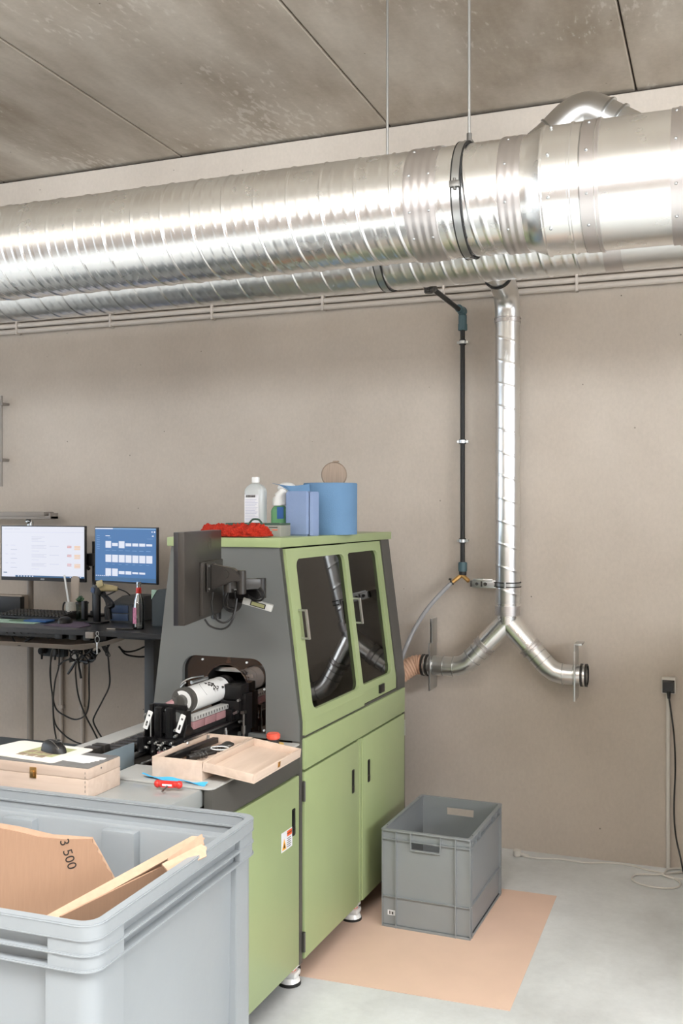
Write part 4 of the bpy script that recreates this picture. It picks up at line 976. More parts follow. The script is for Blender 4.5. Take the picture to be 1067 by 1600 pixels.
def tapeband(b, x0, x1, yc, zc, r, m=0, n=4):
    pr = []
    for i in range(n * 4 + 1):
        pr.append((r + .0022 + .0014 * (i % 4 in (1, 2)), (x1 - x0) * i / (n * 4)))
    b.lathe([(r - .003, 0)] + pr + [(r - .003, x1 - x0)], T(x0, yc, zc) @ R(90, 'Y'), n=72, m=m, closed=True)
du = thing('large_spiral_duct', 'large silver spiral duct running across the room below the ceiling', 'duct', (-2.5, D1Y, D1Z))
b = MB(); b.lathe([(D1R, 0), (D1R, 2.9)], T(-7.5, D1Y, D1Z) @ R(90, 'Y'), n=72); spiral(b, -4.6, -.60, D1Y, D1Z, D1R, PITCH); part('spiral_pipe', b, 'galv', du, angle=180)
b = MB(); tapeband(b, -.965, -.86, D1Y, D1Z, D1R + .002); part('tape_band', b, 'galvtape', du)
b = MB(); tapeband(b, -.66, -.59, D1Y, D1Z, D1R + .002, n=3); part('tape_band', b, 'galvtape', du)
b = MB()
b.lathe([(D1R + .001, 0), (D1R + .004, .03), (D1R + .006, .035), (.200, .075), (.204, .078), (.204, .082), (.200, .086), (.200, .16), (.2035, .162), (.2035, .168), (.200, .17), (.200, .20)], T(-.605, D1Y, D1Z) @ R(90, 'Y'), n=80)
part('reducer', b, 'galv', du)
b = MB(); b.lathe([(.200, 0), (.200, 1.9)], T(-.41, D1Y, D1Z) @ R(90, 'Y'), n=80); part('smooth_pipe', b, 'galv', du)
b = MB(); dring(b, -.405, -.365, D1Y, D1Z, .200, .0025); dring(b, -.362, -.352, D1Y, D1Z, .200, .005); part('sealing_band', b, 'galvtape', du)
b = MB(); dring(b, -.145, -.105, D1Y, D1Z, .200, .003); dring(b, -.125, -.118, D1Y, D1Z, .200, .006); part('sealing_band', b, 'galvtape', du)
b = MB(); random.seed(2)
for xx, rr_ in ((-.945, D1R), (-.88, D1R), (-.635, D1R), (-.50, .2), (-.385, .2), (-.13, .2)):
    for a in (38, 75, 112, 140):
        p = Vector((xx, D1Y - sin(radians(a)) * (rr_ + .003), D1Z + cos(radians(a)) * (rr_ + .003))); b.sph(p, .005, m=0, u=10)
part('rivet', b, 'steel', du)
def hanger(nm, lab, x, yc, zc, r, ztop, wd=.028):
    h = thing(nm, lab, 'duct hanger', (x, yc, zc))
    for s_, a0, a1 in ((0, 0, 180), (1, 180, 360)):
        b = MB(); pts = []
        n = 36
        def f(u, v):
            a = radians(a0 + 2 + (a1 - a0 - 4) * u); rd = r + .009
            return Vector((x - wd / 2 + wd * v, yc - sin(a) * rd, zc + cos(a) * rd))
        b.sheet(f, n, 1, .002)
        for e in (-1, 1):
            b.tube([Vector((x + e * wd / 2, yc - sin(radians(a)) * (r + .007), zc + cos(radians(a)) * (r + .007))) for a in [a0 + 2 + (a1 - a0 - 4) * k / n for k in range(n + 1)]], .0032, n=8, m=1)
        part('ring_half', b, ['steel', 'rubber'], h)
    b = MB()
    b.box(x - .016, x + .016, yc - r - .022, yc - r - .006, zc - .012, zc + .008, b=.002); b.cyl((x, yc - r - .016, zc - .02), (x, yc - r - .016, zc + .016), .005, n=10)
    part('clamp_bolt', b, 'steeld', h); b = MB()
    b.box(x - .014, x + .014, yc - .014, yc + .014, zc + r + .008, zc + r + .02, b=.002); b.cyl((x, yc, zc + r + .01), (x, yc, zc + r + .045), .009, n=6)
    part('rod_nut', b, 'steeld', h)
    b = MB(); b.cyl((x, yc, zc + r + .02), (x, yc, ztop), .005, n=12); part('threaded_rod', b, 'steel', h)
    b = MB(); b.cyl((x, yc, ztop - .006), (x, yc, ztop), .018, n=16); part('ceiling_washer', b, 'steel', h)
    return h
hanger('duct_hanger', 'ring hanger and threaded rod around the large front duct', X(733, 3.24), D1Y, D1Z, D1R, HZ)
D2Y, D2Z, D2R = 3.625, 2.800, .150
d2 = thing('rear_spiral_duct', 'smaller silver spiral duct running behind and below the large duct', 'duct', (-2.5, D2Y, D2Z))
xs = X(966, 3.55)
b = MB(); b.lathe([(D2R, 0), (D2R, 2.9)], T(-7.5, D2Y, D2Z) @ R(90, 'Y'), n=72); spiral(b, -4.6, xs, D2Y, D2Z, D2R, .118); part('spiral_pipe', b, 'galv2', d2, angle=180)
b = MB(); b.lathe([(D2R, 0), (D2R, .35), (D2R + .012, .42), (D2R + .012, 1.8)], T(xs - .02, D2Y, D2Z) @ R(90, 'Y'), n=64); part('smooth_pipe', b, 'galv2', d2)
b = MB(); dring(b, xs - .05, xs + .01, D2Y, D2Z, D2R, .004); part('sealing_band', b, 'galvtape', d2)
hanger('duct_hanger', 'black-lipped ring hanger and rod around the rear duct, left of the wall drop', X(602, 3.6), D2Y, D2Z, D2R, HZ)

# wall drop duct
VX, VY, VR = X(793, 5.14), 5.14, .0625
vd = thing('branch_duct', 'narrow silver duct dropping down the wall and splitting into two outlets', 'duct', (VX, VY, 1.25))
b = MB()
n = int((2.80 - 1.31) / .0045)
def vf(u, v):
    z = 1.31 + (2.80 - 1.31) * u; th = v * 2 * pi; ph = (z / .118 - th / (2 * pi)) % 1.0
    d = abs(ph - .5) * .118; rad = VR + .0022 * max(0, 1 - (d / .004) ** 2)
    return Vector((VX + cos(th) * rad, VY - sin(th) * rad, z))
b.grid(vf, n, 48, wrapv=True); part('spiral_pipe', b, 'galv2', vd, angle=180)
# elbow to rear duct
ec = []
Rb = .13; zt = 2.80
for k in range(0, 7):
    a = radians(80 * k / 6); ec.append(Vector((VX, VY - Rb * (1 - cos(a)), zt + Rb * sin(a) + .02)))
end = ec[-1] + Vector((0, -cos(radians(10)), sin(radians(10)))) * .30
b = MB(); b.tube([Vector((VX, VY, zt - .02))] + ec + [end], VR + .003, n=40); part('elbow', b, 'galv2', vd, angle=20)
b = MB()
def vring(b, z, h, r, m=0): b.lathe([(r - .006, 0), (r, 0), (r, h), (r - .006, h)], T(VX, VY, z), closed=True, n=48, m=m)
vring(b, zt - .025, .018, VR + .006); vring(b, zt - .004, .006, VR + .008); part('tape_band', b, 'galvtape', vd)
b = MB()
tgt = Vector((VX, D2Y + .05, D2Z + .10)); b.tube([end - (end - ec[-1]) * .05, end.lerp(tgt, .5), tgt], VR, n=36); part('connecting_pipe', b, 'galv2', vd)
b = MB(); e2 = ec[-1].lerp(end, .45); dd = (end - ec[-1]).normalized()
b.lathe([(VR + .004, -.008), (VR + .010, -.008), (VR + .010, .008), (VR + .004, .008)], T(*e2) @ dd.to_track_quat('Z', 'Y').to_matrix().to_4x4(), closed=True, n=48); part('rubber_ring', b, 'rubber', vd)
b = MB()
for k in range(5): vring(b, 1.262 + k * .009, .006, VR + .004)
vring(b, 1.258, .05, VR + .002); part('tape_band', b, 'galvtape', vd)
# Y piece
yj = Vector((VX, VY, 1.205)); r1 = .052
b = MB(); b.cyl((VX, VY, 1.215), (VX, VY, 1.26), VR - .002, n=48); b.cyl((VX, VY, 1.32), (VX, VY, 1.305), VR + .001, n=48)
SH = .035
Lk = Vector((VX - .182, VY, 1.032)); Rk = Vector((VX + .178, VY, 1.030))
for K, s_ in ((Lk, -1), (Rk, 1)):
    b.cyl(Vector((VX, VY, 1.225)), Vector((VX, VY, 1.225)).lerp(K, .66), VR - .004, r1 + .002, n=48)
b.sph((VX, VY, 1.222), VR - .003, u=36)
part('wye', b, 'galv', vd)
for K, s_, xe, ze in ((Lk, -1, X(676, 5.14), .974), (Rk, 1, X(900, 5.14), .968)):
    A0 = Vector((VX, VY, 1.225)); dv = (K - A0).normalized()
    b = MB(); q0 = A0.lerp(K, .62)
    Mq = T(*q0) @ dv.to_track_quat('Z', 'Y').to_matrix().to_4x4()
    b.lathe([(r1, 0), (r1 + .007, 0), (r1 + .007, .008), (r1 + .004, .01), (r1 + .004, .022), (r1 + .008, .024), (r1 + .008, .032), (r1, .034)], Mq, closed=True, n=44); part('tape_band', b, 'galvtape', vd)
    K2 = K + Vector((s_ * .045, 0, -.045)) ; Hh = Vector((K2.x + s_ * .05, VY, ze))
    pts = [A0.lerp(K, .68), K, Vector((K.x + s_ * .030, VY, K.z - .030)), Vector((K.x + s_ * .062, VY, ze + .010)), Vector((K.x + s_ * .105, VY, ze)), Vector((xe, VY, ze))]
    b = MB(); b.tube(pts, r1, n=44); part('elbow', b, 'galv2', vd, angle=30)
    b = MB()
    for p, d in ((A0.lerp(K, .86), dv), (K + Vector((s_ * .006, 0, -.006)), dv), (Vector((K.x + s_ * .105, VY, ze)), Vector((s_, 0, 0))), (Vector((K.x + s_ * .16, VY, ze)), Vector((s_, 0, 0)))):
        b.lathe([(r1 - .002, -.003), (r1 + .003, -.002), (r1 + .003, .002), (r1 - .002, .003)], T(*p) @ d.to_track_quat('Z', 'Y').to_matrix().to_4x4(), closed=True, n=44)
    part('seam_ring', b, 'steel', vd)
    # blast gate slide plate seen edge-on
    b = MB(); b.box(xe - .004, xe + .004, VY - .068, VY + .068, ze - .125, ze + .125, b=.001)
    if s_ < 0: b.box(xe - .006, xe + .006, VY - .03, VY + .068, ze + .12, ze + .25, b=.001)
    else: b.box(xe - .003, xe + .003, VY - .062, VY + .062, ze + .11, ze + .165, b=.001); b.box(xe + .0, xe + .035, VY - .05, VY + .05, ze + .155, ze + .165, b=.002)
    part('slide_gate', b, 'steel', vd)
    b = MB(); b.lathe([(r1 - .004, 0), (r1, 0), (r1, .05), (r1 - .004, .05)], T(xe, VY, ze) @ R(90 * s_, 'Y'), closed=True, n=40); part('outlet_spigot', b, 'galv2', vd)
    b = MB()
    for off in (.022, .045): b.lathe([(r1, 0), (r1 + .006, .001), (r1 + .006, .012), (r1, .013)], T(xe + s_ * off, VY, ze) @ R(90 * s_, 'Y'), closed=True, n=40)
    part('rubber_ring', b, 'blacks', vd)
# duct wall clamp
q = at(790, 913, 5.14)
wc = thing('duct_wall_clamp', 'galvanised rail bracket holding the wall duct with black-edged bands', 'pipe clamp', (q.x, q.y, q.z))
b = MB()
for dz in (-.011, .011): b.lathe([(VR, 0), (VR + .008, 0), (VR + .008, .005), (VR, .005)], T(VX, VY, q.z + dz - .0025), closed=True, n=44)
part('rubber_band', b, 'rubber', wc)
b = MB(); b.lathe([(VR, 0), (VR + .005, 0), (VR + .005, .018), (VR, .018)], T(VX, VY, q.z - .009), closed=True, n=44); b.cyl((VX, VY - VR - .006, q.z - .014), (VX, VY - VR - .006, q.z + .014), .006); part('steel_band', b, 'steel', wc)
b = MB(); xl = X(742, 5.2)
b.box(xl, VX - .055, 5.12, 5.14, q.z - .020, q.z + .020, b=.002); b.box(xl + .01, xl + .03, 5.13, WY, q.z - .02, q.z + .02); b.box(xl + .010, VX - .075, 5.118, 5.122, q.z + .012, q.z + .026, b=.001)
part('mounting_rail', b, 'steel', wc)
b = MB(); b.cyl((xl + .03, 5.121, q.z), (xl + .03, 5.112, q.z), .009, n=6); b.cyl((xl + .075, 5.121, q.z), (xl + .075, 5.110, q.z), .010, n=6); b.box(xl - .006, xl + .004, 5.115, 5.145, q.z - .016, q.z + .016, b=.002); b.box(xl + .05, xl + .058, 5.117, 5.121, q.z - .014, q.z + .014); part('bolt', b, 'blacks', wc)
# tan flexible hose from left outlet to the machine
xe, ze = X(676, 5.14), .974
pts = crv([(xe - .04, VY, ze), (xe - .10, VY - .01, ze - .004), (xe - .17, VY - .06, ze - .05), (xe - .22, VY - .16, ze - .10), (xe - .25, VY - .28, ze - .12)], 16)
b = MB(); b.tube(pts, .052, n=36, rf=lambda i, n: .050 + .004 * (1 if i % 3 == 0 else 0)); 
solo('flexible_hose', b, 'tan', 'translucent tan ribbed hose between the left duct outlet and the machine', 'hose', angle=60)
# upper bent duct close to ceiling
Y3 = 4.75
pp = [at(780, 285, Y3), at(866, 212, Y3), at(893, 186, Y3), at(918, 175, Y3), at(945, 184, Y3), at(1000, 212, Y3), at(1100, 262, Y3)]
ud = thing('bent_duct', 'bent silver duct rising between ceiling and the big front duct on the right', 'duct', tuple(pp[3]))
b = MB(); b.tube([pp[0], pp[1]], .088, n=40); part('spiral_pipe', b, 'galv2', ud)
b = MB(); b.tube(crv(pp[1:5], 6), .090, n=44); part('elbow', b, 'galv2', ud, angle=25)
b = MB(); b.tube([pp[4], pp[6]], .086, n=40); part('outlet_pipe', b, 'galv2', ud)
b = MB()
for p, qn in ((pp[1], pp[2] - pp[0]), (pp[4], pp[5] - pp[3]), (pp[4] + (pp[5] - pp[4]) * .35, pp[5] - pp[4])):
    b.lathe([(.085, -.006), (.096, -.005), (.096, .005), (.085, .006)], T(*p) @ qn.to_track_quat('Z', 'Y').to_matrix().to_4x4(), closed=True, n=44)
part('seam_ring', b, 'steel', ud)

# ================================================================== CONDUITS ON THE WALL
for i, z in enumerate((3.030, 2.992, 2.955)):
    b = MB(); yc = WY - .028; b.cyl((-7.9, yc, z), (4.9, yc, z), .0155, n=16)
    solo('conduit_tube', b, 'conduit_paint', ['topmost of the three grey conduit tubes along the wall', 'middle one of the three grey conduit tubes along the wall', 'lowest of the three grey conduit tubes along the wall'][i], 'conduit')
xcs = [-4.246 + .7075 * k for k in range(-4, 8)]
b = MB(); x = 0
b.box(-.007, .007, WY - .046, WY, 2.934, 3.051, b=.002); proto = solo('conduit_clip', b, 'conduit_paint', 'grey plastic clip holding the three conduit tubes to the wall', 'clip', 'conduit clips along the wall')
vis = [x for x in xcs if -5 < x < .4]
for k, x in enumerate(vis):
    o = proto if k == 0 else copy_tree(proto); o.location.x = x
    px = ['at the far left edge of the photo', 'second from the left edge, high above the white screen', 'third from the left, above the blue screen', 'fourth from the left, above the machine monitor', 'fifth from the left, left of the black air pipe', 'behind the black pipe, sixth from the left', 'just right of the silver wall duct', 'rightmost in view, above the wall socket'][k]
    o['label'] = 'grey conduit clip on the wall ' + px
# black air pipe
PX = X(722, 5.2)
ap = thing('air_pipe', 'thin black compressed air pipe running down the wall left of the silver duct', 'pipe', (PX, 5.20, 1.5))
b = MB(); b.tube([(PX, 5.21, 2.865), (PX, 5.21, 1.52)], .0125, n=16); b.tube([(PX, 5.21, 2.862), (PX, 4.56, 2.868)], .0125, n=16); b.tube([(PX, 4.555, 2.85), (PX, 4.555, 3.0)], .0125, n=16); part('tube', b, 'rubber', ap)
b = MB(); b.cyl((PX, 4.60, 2.868), (PX, 4.53, 2.868), .024, n=20, b=.004); b.cyl((PX, 4.555, 2.83), (PX, 4.555, 2.92), .022, n=20, b=.004); b.cyl((PX, 4.528, 2.868), (PX, 4.51, 2.868), .018, n=6); part('tee', b, 'blacks', ap)
b = MB(); b.cyl((PX, 4.60, 2.868), (PX, 4.63, 2.868), .021, n=20, b=.002); part('collar', b, 'steeld', ap)
b = MB(); b.cyl((PX, 5.19, 2.868), (PX, 5.12, 2.868), .021, n=20, b=.004); b.sph((PX, 5.205, 2.866), .026, u=18); b.cyl((PX, 5.21, 2.85), (PX, 5.21, 2.775), .022, n=20, b=.004); b.cyl((PX, 5.21, 2.80), (PX, 5.21, 2.765), .025, n=10, b=.002); part('elbow_coupling', b, 'teal', ap)
b = MB(); b.cyl((PX, 5.21, 1.525), (PX, 5.21, 1.475), .024, n=12, b=.003); b.cyl((PX, 5.21, 1.478), (PX, 5.21, 1.455), .020, n=18, b=.002, m=1); part('end_coupling', b, ['teal', 'rubber'], ap)
for py in (535, 690, 845):
    z = at(722, py, 5.21).z; b = MB(); b.cyl((PX, 5.21, z - .013), (PX, 5.21, z + .013), .018, n=20); b.cyl((PX, 5.21, z - .008), (PX, 5.21, z + .008), .0195, n=20, m=1); b.box(PX + .014, PX + .032, 5.204, 5.216, z - .006, z + .006, m=1); b.box(PX - .03, PX - .014, 5.204, 5.216, z - .006, z + .006, m=1); b.cyl((PX, 5.22, z), (PX, WY, z), .005, m=1)
    part('pipe_clamp', b, ['rubber', 'steel'], ap)
# brass Y connector
zb = at(716, 900, 5.21).z + .012
br = thing('brass_splitter', 'brass Y connector at the lower end of the black air pipe', 'connector', (PX, 5.21, zb))
b = MB(); b.cyl((PX - .003, 5.21, 1.455), (PX - .003, 5.21, zb - .012), .012, n=16); b.cyl((PX - .003, 5.205, zb - .005), (PX - .052, 5.195, zb - .045), .011, n=16, b=.002); b.cyl((PX - .003, 5.205, zb - .005), (PX + .038, 5.195, zb - .038), .011, n=16, b=.002); b.sph((PX - .003, 5.205, zb - .006), .014)
part('body', b, 'brass', br)
b = MB(); b.cyl((PX - .052, 5.195, zb - .045), (PX - .058, 5.194, zb - .050), .014, n=6); b.cyl((PX - .056, 5.19, zb - .03), (PX - .070, 5.188, zb - .028), .006, n=8); part('valve_screw', b, 'blacks', br)
pA = Vector((PX - .055, 5.194, zb - .048)); pB = at(634, 1012, 5.05)
pts = crv([pA, at(690, 926, 5.17), at(668, 951, 5.13), at(648, 982, 5.09), pB, at(626, 1035, 5.03), at(620, 1060, 5.0)], 8)
b = MB(); b.tube(pts, .0115, n=14); solo('air_hose', b, 'hose', 'clear grey air hose curving from the brass connector behind the machine', 'hose')

# ================================================================== SOCKET ON THE RIGHT
q = at(1045, 1071, WY)
sk = thing('wall_socket', 'surface socket on the wall at right with a black plug in it', 'socket', (q.x, WY, q.z))
b = MB(); b.box(q.x - .034, q.x + .034, WY - .042, WY, q.z - .036, q.z + .046, b=.003); part('housing', b, 'socketw', sk)
b = MB(); b.box(q.x - .029, q.x + .029, WY - .045, WY - .041, q.z - .031, q.z + .033, b=.001); part('cover', b, 'blacks', sk)
pg = thing('power_cable', 'black power cord plugged into the right wall socket and hanging to the floor', 'cable', (q.x, WY - .06, 0))
b = MB(); b.box(q.x - .026, q.x + .026, WY - .080, WY - .0455, q.z - .018, q.z + .030, b=.006); b.cyl((q.x + .002, WY - .062, q.z - .016), (q.x + .003, WY - .062, q.z - .055), .011, .007, n=16); part('plug', b, 'black', pg)
pts = [Vector((q.x + .003, WY - .062, q.z - .05)), at(1048, 1110, 5.21), at(1053, 1150, 5.21), at(1055, 1200, 5.21), at(1053, 1260, 5.21), at(1055, 1300, 5.20), at(1062, 1335, 5.17), at(1075, 1365, 5.08), at(1110, 1375, 5.02)]
pts[-1].z = .005; pts[-2].z = .006
b = MB(); b.tube(crv(pts, 8), .0042, n=10); part('cable', b, 'cable', pg)
x = at(1044, 1200, WY).x
b = MB(); b.cyl((x, WY - .014, .005), (x, WY - .014, q.z - .036), .0105, n=16); solo('vertical_conduit', b, 'white_pvc', 'pale vertical conduit from floor up to the right wall socket', 'conduit')
# white cord on floor
def fl(px, py, z=.005): p = atz(px, py, z); return p
pw = thing('white_extension_cord', 'off-white cord lying on the floor along the wall with loose loops at right', 'cable', tuple(fl(900, 1345)))
b = MB(); pts = [fl(818, 1338), fl(840, 1341), (fl(880, 1343)), fl(915, 1348), fl(950, 1348), fl(985, 1352), fl(1010, 1359), fl(1040, 1366), fl(1063, 1380), fl(1050, 1388), fl(1010, 1384), fl(988, 1375), fl(994, 1367), fl(1025, 1366, .012), fl(1060, 1363, .012), fl(1100, 1360)]
b.tube(crv(pts, 8), .0048, n=8)
b.tube(crv([fl(1036, 1367, .014), fl(1045, 1358, .014), fl(1067, 1357), fl(1100, 1357)], 8), .0048, n=8); b.tube(crv([fl(1036, 1367, .014), fl(1050, 1372), fl(1075, 1374), fl(1110, 1374)], 8), .0048, n=8)
part('cord', b, 'white_pvc', pw)
b = MB(); c = fl(808, 1338, 0); b.cyl((c.x, c.y, .002), (c.x, c.y, .034), .021, n=20, b=.004); b.cyl((c.x + .015, c.y, .014), (c.x + .06, c.y, .010), .010, .006); part('socket_end', b, 'white_pvc', pw)

# ================================================================== STANDING DESK AREA
DZ = 1.183; DYF = 4.30; DYB = 5.08; DXR = X(256, 4.3)
dk = thing('standing_desk', 'black standing desk by the wall behind the green machine', 'desk', (-3.5, 4.7, 0))
b = MB()
o = [(-4.8, DYF - .03), (-3.9, DYF - .02), (-3.3, DYF), (-3.0, DYF + .02), (DXR - .03, DYF + .02), (DXR, DYF + .05), (DXR, DYB), (-4.8, DYB)]
b.plate(o, .026, T(0, 0, DZ - .026), b=.003); part('desktop', b, 'desk', dk)
xl = X(239, 4.72)
b = MB(); b.box(xl - .03, xl + .03, 4.68, 4.76, .05, 1.10, b=.004); part('leg', b, 'deskm', dk)
b = MB(); b.box(-4.6, -4.54, 4.68, 4.76, .05, 1.10, b=.004); part('leg', b, 'deskm', dk)
b = MB(); b.box(xl - .035, xl + .035, 4.42, 5.05, 0, .03, b=.006); b.box(xl - .03, xl + .03, 4.68, 4.76, .028, .052); part('foot', b, 'deskm', dk)
b = MB(); b.box(-4.605, -4.535, 4.42, 5.05, 0, .03, b=.006); b.box(-4.6, -4.54, 4.68, 4.76, .028, .052); part('foot', b, 'deskm', dk)
b = MB(); b.box(-4.6, xl + .05, 4.64, 4.80, 1.10, 1.157, b=.004); b.box(xl - .03, xl + .20, 4.42, 5.0, 1.135, 1.157, b=.003); part('frame_beam', b, 'deskm', dk)
b = MB()
xt0, xt1 = -4.3, X(195, 4.5)
def trayf(u, v):
    x = xt0 + (xt1 - xt0) * u; sag = .085 * min(1, (1 - abs(2 * u - 1)) * 2.5) ** .6
    yy = 4.40 + .22 * v; zz = 1.155 - .02 - sag * (.55 + .45 * sin(v * pi))
    return Vector((x, yy, zz))
b.sheet(trayf, 30, 8, .002); part('cable_tray', b, 'tray', dk)
q = at(141, 990, DYF); b = MB(); b.box(q.x - .024, q.x + .024, DYF - .010, DYF + .006, DZ - .036, DZ - .004, b=.003); part('height_switch', b, 'lampg', dk)
# monitors
def screenmon(name, label, c0, c1, zb, zt, big):
    W = (c1 - c0).length; a = math.degrees(atan2((c1 - c0).y, (c1 - c0).x)); Hh = zt - zb
    m = thing(name, label, 'monitor', (c0.x, c0.y, zb), a, local=True)
    b = MB(); b.box(0, W, 0, .018, 0, Hh, b=.002); b.box(.08, W - .08, .016, .05, .05, Hh - .06, b=.012); part('casing', b, 'bez', m)
    bz, bb = .006, (.022 if big else .010); s = MB()
    x0, x1, z0, z1 = bz, W - bz, bb, Hh - bz
    s.box(x0, x1, -.0012, .001, z0, z1)
    def q(u0, v0, u1, v1, mm): s.box(x0 + (x1 - x0) * u0, x0 + (x1 - x0) * u1, -.0016 - .0001 * mm, -.0011, z1 - (z1 - z0) * v1, z1 - (z1 - z0) * v0, m=mm)
    if big:
        q(.17, .968, 1, 1, 1); q(0, .968, .17, 1, 4)
        for i in range(6): q(.20 + i * .035, .974, .215 + i * .035, .992, 4)
        for i in range(5): q(.83 + i * .03, .978, .845 + i * .03, .99, 4)
        for v in (.37, .545, .725):
            for k in range(4): q(.885, v + k * .022, .955, v + k * .022 + .010, 2)
            for k in range(2): q(.80, v + k * .03, .85, v + k * .03 + .010, 5)
            for k in range(3): q(.37, v + k * .025, .55 - .03 * (k % 2), v + k * .025 + .006, 3)
            q(.11, v, .17, v + .006, 3); q(.11, v + .085, .19, v + .095, 3); q(.045, v, .08, v + .006, 3); q(.59, v + .01, .70, v + .016, 3)
            q(.37, v + .11, .46, v + .115, 3)
        q(.02, .91, .065, .925, 1); q(.03, .045, .14, .052, 3); q(.15, .045, .23, .052, 3); q(0, .11, 1, .113, 3)
        for k in range(4): q(.37, .20 + k * .03, .53 - .04 * (k % 3), .206 + k * .03, 3)
        part('screen', s, ['screenw', 'ui_bar', 'ui_or', 'ui_gr', 'ui_wh', 'salmon'], m)
        b = MB(); b.text('ASUS', .012, T(W / 2, -.0005, .011) @ R(90, 'X'), depth=.0003, bold=True); part('maker_badge', b, 'label', m)
    else:
        cw = .112; 
        for i in range(7):
            u = .175 + i * cw
            hgt = [.13, .06, .13, .055, .055, .055, .04][i]; q(u, .31 - hgt / 2, u + .095, .31 + hgt / 2, 1)
            q(u, .575 - .07, u + .098, .575 + .07, 1); q(u, .42, u + .07, .428, 2); q(u, .68, u + .045, .686, 2)
            if i < 6: h2 = [.14, .14, .06, .06, .035, .035][i]; q(u, .835 - h2 / 2, u + .095, .835 + h2 / 2, 1)
        q(0, 0, .3, .022, 1); q(.3, 0, 1, .022, 2); q(.175, .14, .25, .155, 1); q(.22, .185, .27, .193, 2)
        for k in range(7): q(.03, .14 + k * .042, .075, .148 + k * .042, 2)
        q(0, .925, 1, .985, 3)
        for k in range(7): q(.01 + k * .033, .90, .028 + k * .033, .915, 1)
        q(.93, .055, .95, .075, 1); q(.97, .05, .99, .08, 1); q(.94, .13, .965, .15, 1); q(.86, .19, .95, .195, 2)
        part('screen', s, ['screenb', 'ui_wh', 'ui_lb', 'ui_bar'], m)
    return m
c0, c1 = at(2, 821, 4.86), at(133, 823, 4.86); ztp, zbt = c0.z, at(68, 908, 4.86).z
screenmon('computer_monitor', 'wide monitor showing a white web page on the left of the desk', Vector((c0.x, 4.86, 0)), Vector((c1.x, 4.86, 0)), zbt, ztp, True)
c0, c1 = at(148, 823, 4.80), at(245, 822, 4.70)
screenmon('computer_monitor', 'monitor with a blue window of white tiles right of the white screen', Vector((c0.x, 4.80, 0)), Vector((c1.x, 4.70, 0)), at(196, 911.5, 4.75).z, c0.z, False)
# dual monitor arm
xp = X(149, 4.93)
ma = thing('monitor_arm_stand', 'black clamp post and arms carrying the two desk monitors', 'monitor stand', (xp, 4.93, DZ))
b = MB(); b.cyl((xp, 4.93, DZ), (xp, 4.93, 1.62), .019, n=24); part('post', b, 'black', ma)
b = MB(); b.box(xp - .06, xp + .06, 4.87, 4.99, DZ, DZ + .012, b=.003); b.cyl((xp, 4.93, DZ + .01), (xp, 4.93, DZ + .03), .03); part('base_clamp', b, 'black', ma)
b = MB(); za = at(140, 872, 4.95).z
b.box(xp - .05, xp + .03, 4.90, 4.96, za - .045, za + .03, b=.006); b.tube(crv([(xp, 4.95, za), (xp - .12, 4.99, za + .01), (xp - .28, 4.93, za + .0)]), .017); b.cyl((xp - .28, 4.95, za), (xp - .28, 4.905, za), .035); b.tube(crv([(xp - .02, 4.92, za - .01), (xp - .05, 4.90, za - .03), (xp - .01, 4.88, za - .06)]), .010)
part('arm', b, 'black', ma)
b = MB(); b.tube(crv([(xp, 4.95, za), (xp + .10, 4.99, za + .01), (xp + .24, 4.84, za + .0)]), .017); b.cyl((xp + .24, 4.86, za), (xp + .24, 4.795, za), .035); part('arm', b, 'black', ma)
# floor lamp behind the desk
lx = X(44, 5.1)
lp = thing('post_lamp', 'grey post with a long horizontal lamp bar behind the white-screened monitor', 'lamp', (lx, 5.12, 0))
b = MB(); b.cyl((lx, 5.12, .02), (lx, 5.12, at(44, 822, 5.1).z), .0205, n=24); b.cyl((lx, 5.12, 0), (lx, 5.12, .02), .11, n=32, b=.003); part('post', b, 'lampg', lp)
b = MB(); z0 = at(44, 822, 5.1).z; b.cyl((lx, 5.12, z0 - .01), (lx, 5.12, z0 + .03), .020, n=20, b=.003); b.sph((lx - .005, 5.11, z0 + .03), .020); part('joint', b, 'steel', lp)
b = MB(); xr = X(80, 5.05); zl0 = at(44, 811, 5.08).z
b.box(-5.2, xr - .045, 5.04, 5.14, zl0 + .015, zl0 + .045, b=.006); b.box(-5.2, xr, 5.045, 5.12, zl0 - .002, zl0 + .02, b=.004); b.box(xr - .012, xr, 5.04, 5.12, zl0, zl0 + .038, b=.003); part('lamp_head', b, 'lampg', lp)

# items on desk
def onx(px, Y): return X(px, Y)
b = MB(); x0, x1 = -4.6, onx(35, 4.95); b.box(x0, x1, 4.93, 4.97, DZ, at(20, 932, 4.95).z, b=.003); b.box(x0, x1 - .01, 4.955, 5.02, DZ + .005, at(20, 931, 4.95).z + .004, b=.002, m=1)
solo('tabletop_screen', b, ['black', 'tray'], 'black rectangular case standing at the left end of the desk', 'case')
kb = thing('keyboard', 'black keyboard on the desk below the white-screened monitor', 'keyboard', (onx(50, 4.7), 4.72, DZ + .004), 0, local=True)
kl = onx(106, 4.72) - onx(50, 4.72)
b = MB(); b.plate([(-.08, 0), (.085, 0), (.085, .030), (-.08, .012)], .44, T(-.44 + kl, 0, 0) @ AX['yz'], b=.002); part('base', b, 'black', kb)
for r in range(5):
    b = MB()
    for c in range(18):
        b.box(-.43 + kl + c * .0238, -.43 + kl + c * .0238 + .0195, -.068 + r * .029, -.068 + r * .029 + .023, .010 + (r + 1) * .0036, .020 + (r + 1) * .0036, b=.002, seg=1)
    part('key_row', b, 'blacks', kb)
